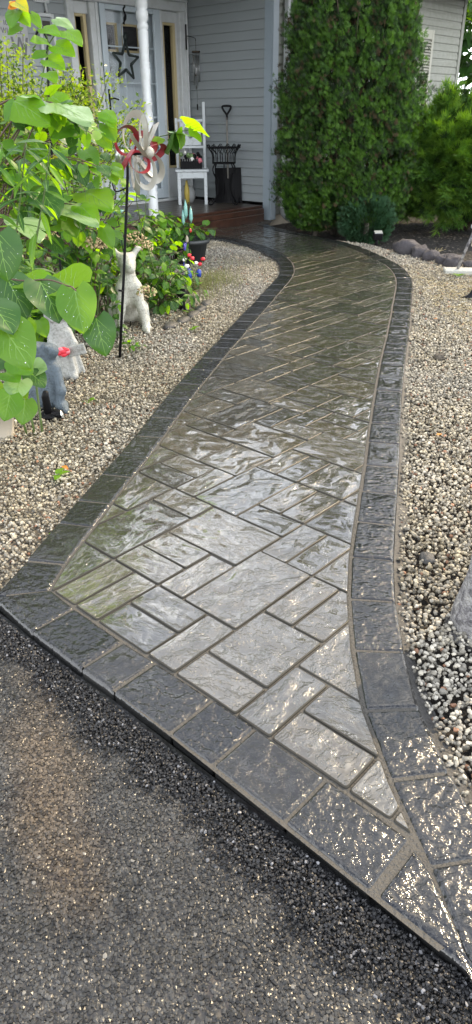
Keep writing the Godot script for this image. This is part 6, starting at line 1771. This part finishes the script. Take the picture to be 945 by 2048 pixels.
func build_left_ornaments():
	var V := func(x: float, y: float, z: float) -> Vector3: return Vector3(x, y, z)
	# shepherd's hook in the shrub
	var hk := thing("shepherd_hook", "black shepherd's hook rising between the sapling leaves at upper left", "garden hook", Vector3(-1.02, -0.04, -4.2))
	part(hk, "rod", tube_mesh(curve([V.call(0, 0, 0), V.call(0.04, 0.9, 0), V.call(0.085, 1.5, 0), V.call(0.10, 1.60, 0), V.call(0.09, 1.645, 0), V.call(0.06, 1.655, 0), V.call(0.045, 1.63, 0), V.call(0.05, 1.605, 0)], 4), [0.006], 6), M.iron)
	# dark plastic pot with its plant
	var pt := thing("dark_pot", "dark plastic pot standing on the gravel near the porch step", "plant pot", V.call(-0.42, -0.04, -7.25))
	part(pt, "body", lathe_mesh([Vector2(0.0, 0.0), Vector2(0.12, 0.0), Vector2(0.165, 0.20), Vector2(0.185, 0.20), Vector2(0.19, 0.235), Vector2(0.172, 0.24), Vector2(0.165, 0.22), Vector2(0.15, 0.205), Vector2(0.0, 0.2)], 22), M.pot_dark)
	var pp := thing("potted_vine", "thin plant with pale lobed leaves growing in the dark pot", "potted plant", V.call(-0.42, 0.165, -7.25))
	for k in 7: shoot(pp, [V.call(rf(-0.06, 0.06), 0, rf(-0.06, 0.06)), V.call(rf(-0.12, 0.16), 0.12, rf(-0.1, 0.12)), V.call(rf(-0.2, 0.34), rf(0.08, 0.22), rf(-0.12, 0.16))], 0.003, heart_leaf, 4, Vector2(0.07, 0.11), 0.6, M.stem_green, 0.4)
	# stake ornament with coloured glass drops
	var sk := thing("glass_stake", "garden stake with teal, red and violet glass drops by the dark pot", "garden ornament", V.call(-0.385, -0.04, -6.3))
	part(sk, "rod", tube_mesh([V.call(0, 0, 0), V.call(0.015, 0.66, 0)], [0.004], 5), M.iron)
	for e in [[-0.012, 0.60, 0.017, 0.085, "teal"], [0.03, 0.56, 0.015, 0.075, "teal"], [-0.035, 0.54, 0.014, 0.07, "teal"], [0.022, 0.44, 0.012, 0.022, "red_glass"], [-0.01, 0.37, 0.014, 0.035, "clay"], [-0.035, 0.31, 0.013, 0.04, "violet_glass"]]:
		part(sk, "glass_drop", lathe_mesh([Vector2(0, -e[3]), Vector2(e[2], -e[3] * 0.4), Vector2(e[2] * 0.9, e[3] * 0.3), Vector2(0, e[3])], 8), M[e[4]], Transform3D(Basis(), V.call(e[0], e[1], 0)))
		part(sk, "arm", tube_mesh([V.call(0.012, e[1] + 0.03, 0), V.call(e[0], e[1] + e[3], 0)], [0.002], 4), M.iron)
	var sv := thing("violet_rod", "slanting violet glass rod leaning in front of the dark pot", "garden ornament", V.call(-0.465, -0.04, -6.5))
	part(sv, "rod", tube_mesh([V.call(0, 0, 0), V.call(0.05, 0.33, 0)], [0.006], 6), M.violet_glass)
	# red, white and blue artificial flowers
	var fw := thing("red_flowers", "cluster of red and white flowers with blue ribbon beside the gravel", "flowers", V.call(-0.35, -0.04, -5.95))
	var lm := lump_mesh(5, 7, 0.5, 77)
	for e in [[-0.01, 0.30, 0.0, 0.017, "red_flower"], [0.015, 0.28, 0.03, 0.018, "red_flower"], [0.075, 0.235, 0.02, 0.017, "red_flower"], [0.10, 0.27, 0.0, 0.017, "red_flower"], [-0.05, 0.27, 0.02, 0.017, "white_flower"], [0.045, 0.24, 0.01, 0.017, "white_flower"], [-0.03, 0.22, 0.03, 0.02, "white_flower"]]:
		part(fw, "flower", lm, M[e[4]], Transform3D(Basis(Vector3.UP, rf(0, TAU)).scaled(V.call(e[3], e[3] * 0.8, e[3])), V.call(e[0], e[1], e[2])))
		part(fw, "stem", tube_mesh([V.call(0.02, 0, 0), V.call(e[0], e[1], e[2])], [0.003], 4), M.stem_green)
	for e in [[-0.02, 0.155, 0.04, 0.045], [0.065, 0.165, 0.035, 0.03]]:
		part(fw, "ribbon", lump_mesh(5, 7, 0.6, 79), M.blue_ribbon, Transform3D(Basis(Vector3.UP, 0.4).scaled(V.call(e[3] * 0.7, e[3], e[3] * 0.5)), V.call(e[0], e[1], e[2])))
	# low stone edging half sunk in the gravel
	var k := 0
	for e in [[-0.44, -4.87, "end piece near the white dog"], [-0.365, -5.02, "second piece from the white dog"], [-0.30, -5.18, "third piece, beside a weed"], [-0.255, -5.34, "fourth piece from the white dog"], [-0.215, -5.52, "far piece next to the dry grass"]]:
		var t := thing("stone_edging", "weathered grey edging stone sunk in the left gravel, " + e[2], "edging stone", V.call(e[0], -0.038, e[1]), 1.15 + 0.05 * k, "sunken edging stones left of the walk")
		part(t, "stone", lump_mesh(6, 10, 0.3, 300 + k, V.call(0.085, 0.028, 0.04)), M.restraint, Transform3D(Basis(), V.call(0, 0.008, 0)))
		k += 1
	# black posts of solar lights among the leaves
	for e in [[-0.385, -5.33, 0.16, "short black post light low in the bush right of the dog"], [-0.40, -5.62, 0.22, "black post light half hidden behind the bush near the flowers"]]:
		var t := thing("post_light", e[3], "garden light", V.call(e[0], -0.04, e[1]), 0.0, "black post lights in the left bed")
		part(t, "post", tube_mesh([Vector3.ZERO, V.call(0, e[2] * 0.7, 0)], [0.02], 10), M.black_plastic)
		part(t, "head", lathe_mesh([Vector2(0, 0), Vector2(0.035, 0.0), Vector2(0.045, 0.03), Vector2(0.03, 0.055), Vector2(0, 0.06)], 14), M.black_plastic, Transform3D(Basis(), V.call(0, e[2] * 0.7, 0)))
	# teal glass bird bath clip in the leaves
	var tb := thing("teal_dish", "small teal glass dish on a wire among the leaves left of the pole", "garden ornament", V.call(-0.745, 0.70, -4.85))
	part(tb, "dish", lathe_mesh([Vector2(0.0, 0.0), Vector2(0.03, 0.004), Vector2(0.045, 0.018), Vector2(0.043, 0.02), Vector2(0.028, 0.008), Vector2(0.0, 0.005)], 14), M.teal)
	part(tb, "wire", tube_mesh([V.call(0, 0, 0), V.call(0.03, -0.35, 0), V.call(0.03, -0.74, 0)], [0.003], 5), M.iron)

func build_small_things():
	var V := func(x: float, y: float, z: float) -> Vector3: return Vector3(x, y, z)
	# clay pot at the left edge
	var cp := thing("clay_pot", "weathered clay pot cut off by the left picture edge", "plant pot", V.call(-1.075, -0.04, -2.98))
	part(cp, "body", lathe_mesh([Vector2(0, 0), Vector2(0.055, 0), Vector2(0.062, 0.012), Vector2(0.057, 0.02), Vector2(0.072, 0.15), Vector2(0.08, 0.152), Vector2(0.082, 0.185), Vector2(0.07, 0.185), Vector2(0.066, 0.16), Vector2(0, 0.155)], 20), M.clay)
	# spotlight lying in the left gravel
	var sp := thing("black_spotlight", "small black spotlight with silver lens on the left gravel", "spotlight", V.call(-0.905, -0.03, -3.22))
	part(sp, "base", lathe_mesh([Vector2(0, 0), Vector2(0.052, 0), Vector2(0.056, 0.008), Vector2(0.05, 0.016), Vector2(0, 0.018)], 18), M.black_plastic, Transform3D(Basis(Vector3(0, 0, 1), 0.08), Vector3.ZERO))
	part(sp, "stem", tube_mesh([V.call(-0.008, 0.015, 0), V.call(-0.012, 0.10, 0), V.call(-0.004, 0.125, 0.01)], [0.02, 0.018, 0.014], 10), M.black_plastic)
	part(sp, "head", tube_mesh([V.call(0.02, 0.02, 0.02), V.call(0.066, 0.022, 0.035)], [0.016, 0.022], 12), M.black_plastic)
	part(sp, "lens", lathe_mesh([Vector2(0, 0.004), Vector2(0.02, 0.003), Vector2(0.021, 0.0)], 12), M.lens, Transform3D(Basis(Vector3(0, 0, 1), -1.3), V.call(0.067, 0.023, 0.036)))
	# path light by the globe shrub
	var pl := thing("path_light", "small black path light on the gravel before the globe shrub", "garden light", V.call(1.565, -0.035, -8.12))
	part(pl, "post", tube_mesh([Vector3.ZERO, V.call(0, 0.10, 0)], [0.018], 8), M.black_plastic)
	part(pl, "head", box_mesh(V.call(0.10, 0.075, 0.075), 0.01, V.call(0.0, 0.135, 0), Transform3D(Basis(Vector3(1, 0, 0), 0.35), Vector3.ZERO)), M.black_plastic)
	part(pl, "panel", box_mesh(V.call(0.085, 0.004, 0.06), 0.001, V.call(0, 0.176, 0), Transform3D(Basis(Vector3(1, 0, 0), 0.35), Vector3.ZERO)), M.lens)
	# brown stone and a few fallen leaves
	var st := thing("brown_stone", "reddish brown broken stone lying on the right gravel", "stone", V.call(1.215, -0.03, -4.05))
	part(st, "stone", lump_mesh(6, 8, 0.5, 401, V.call(0.034, 0.026, 0.028)), M.bark, Transform3D(Basis(), V.call(0, 0.015, 0)))
	var q := thing("grey_cobble", "smooth grey cobble larger than the gravel beside the right border", "stone", V.call(0.625, -0.03, -1.92))
	part(q, "stone", lump_mesh(7, 10, 0.25, 402, V.call(0.024, 0.017, 0.032)), M.restraint, Transform3D(Basis(), V.call(0, 0.006, 0)))
	for e in [[0.905, -2.9, "orange fallen leaf on the right gravel"], [-0.72, -2.62, "rust coloured fallen leaf on the left gravel"], [-0.23, -5.0, "small red fallen leaf near the stone edging"], [1.40, -4.95, "brown fallen leaf on the far right gravel"]]:
		var t := thing("fallen_leaf", e[2], "leaf", V.call(e[0], -0.012, e[1]))
		leaf_at(t, oval_leaf, Vector3.ZERO, V.call(rf(-1, 1), 0.1, rf(-1, 1)), Vector3.UP, 0.035, M.leaf_orange)
	# dry stalk beside the far rocks
	var ds := thing("dry_sprig", "dead straw coloured sprig on the dark soil beyond the rocks", "sprig", V.call(2.05, -0.06, -7.6))
	for k in 16:
		var a := rf(0.2, 2.9)
		part(ds, "stalk", tube_mesh([Vector3.ZERO, V.call(cos(a) * 0.05, 0.05, rf(-0.03, 0.03)), V.call(cos(a) * 0.13, rf(0.04, 0.10), rf(-0.05, 0.05))], [0.003, 0.0015], 4, false), M.straw)
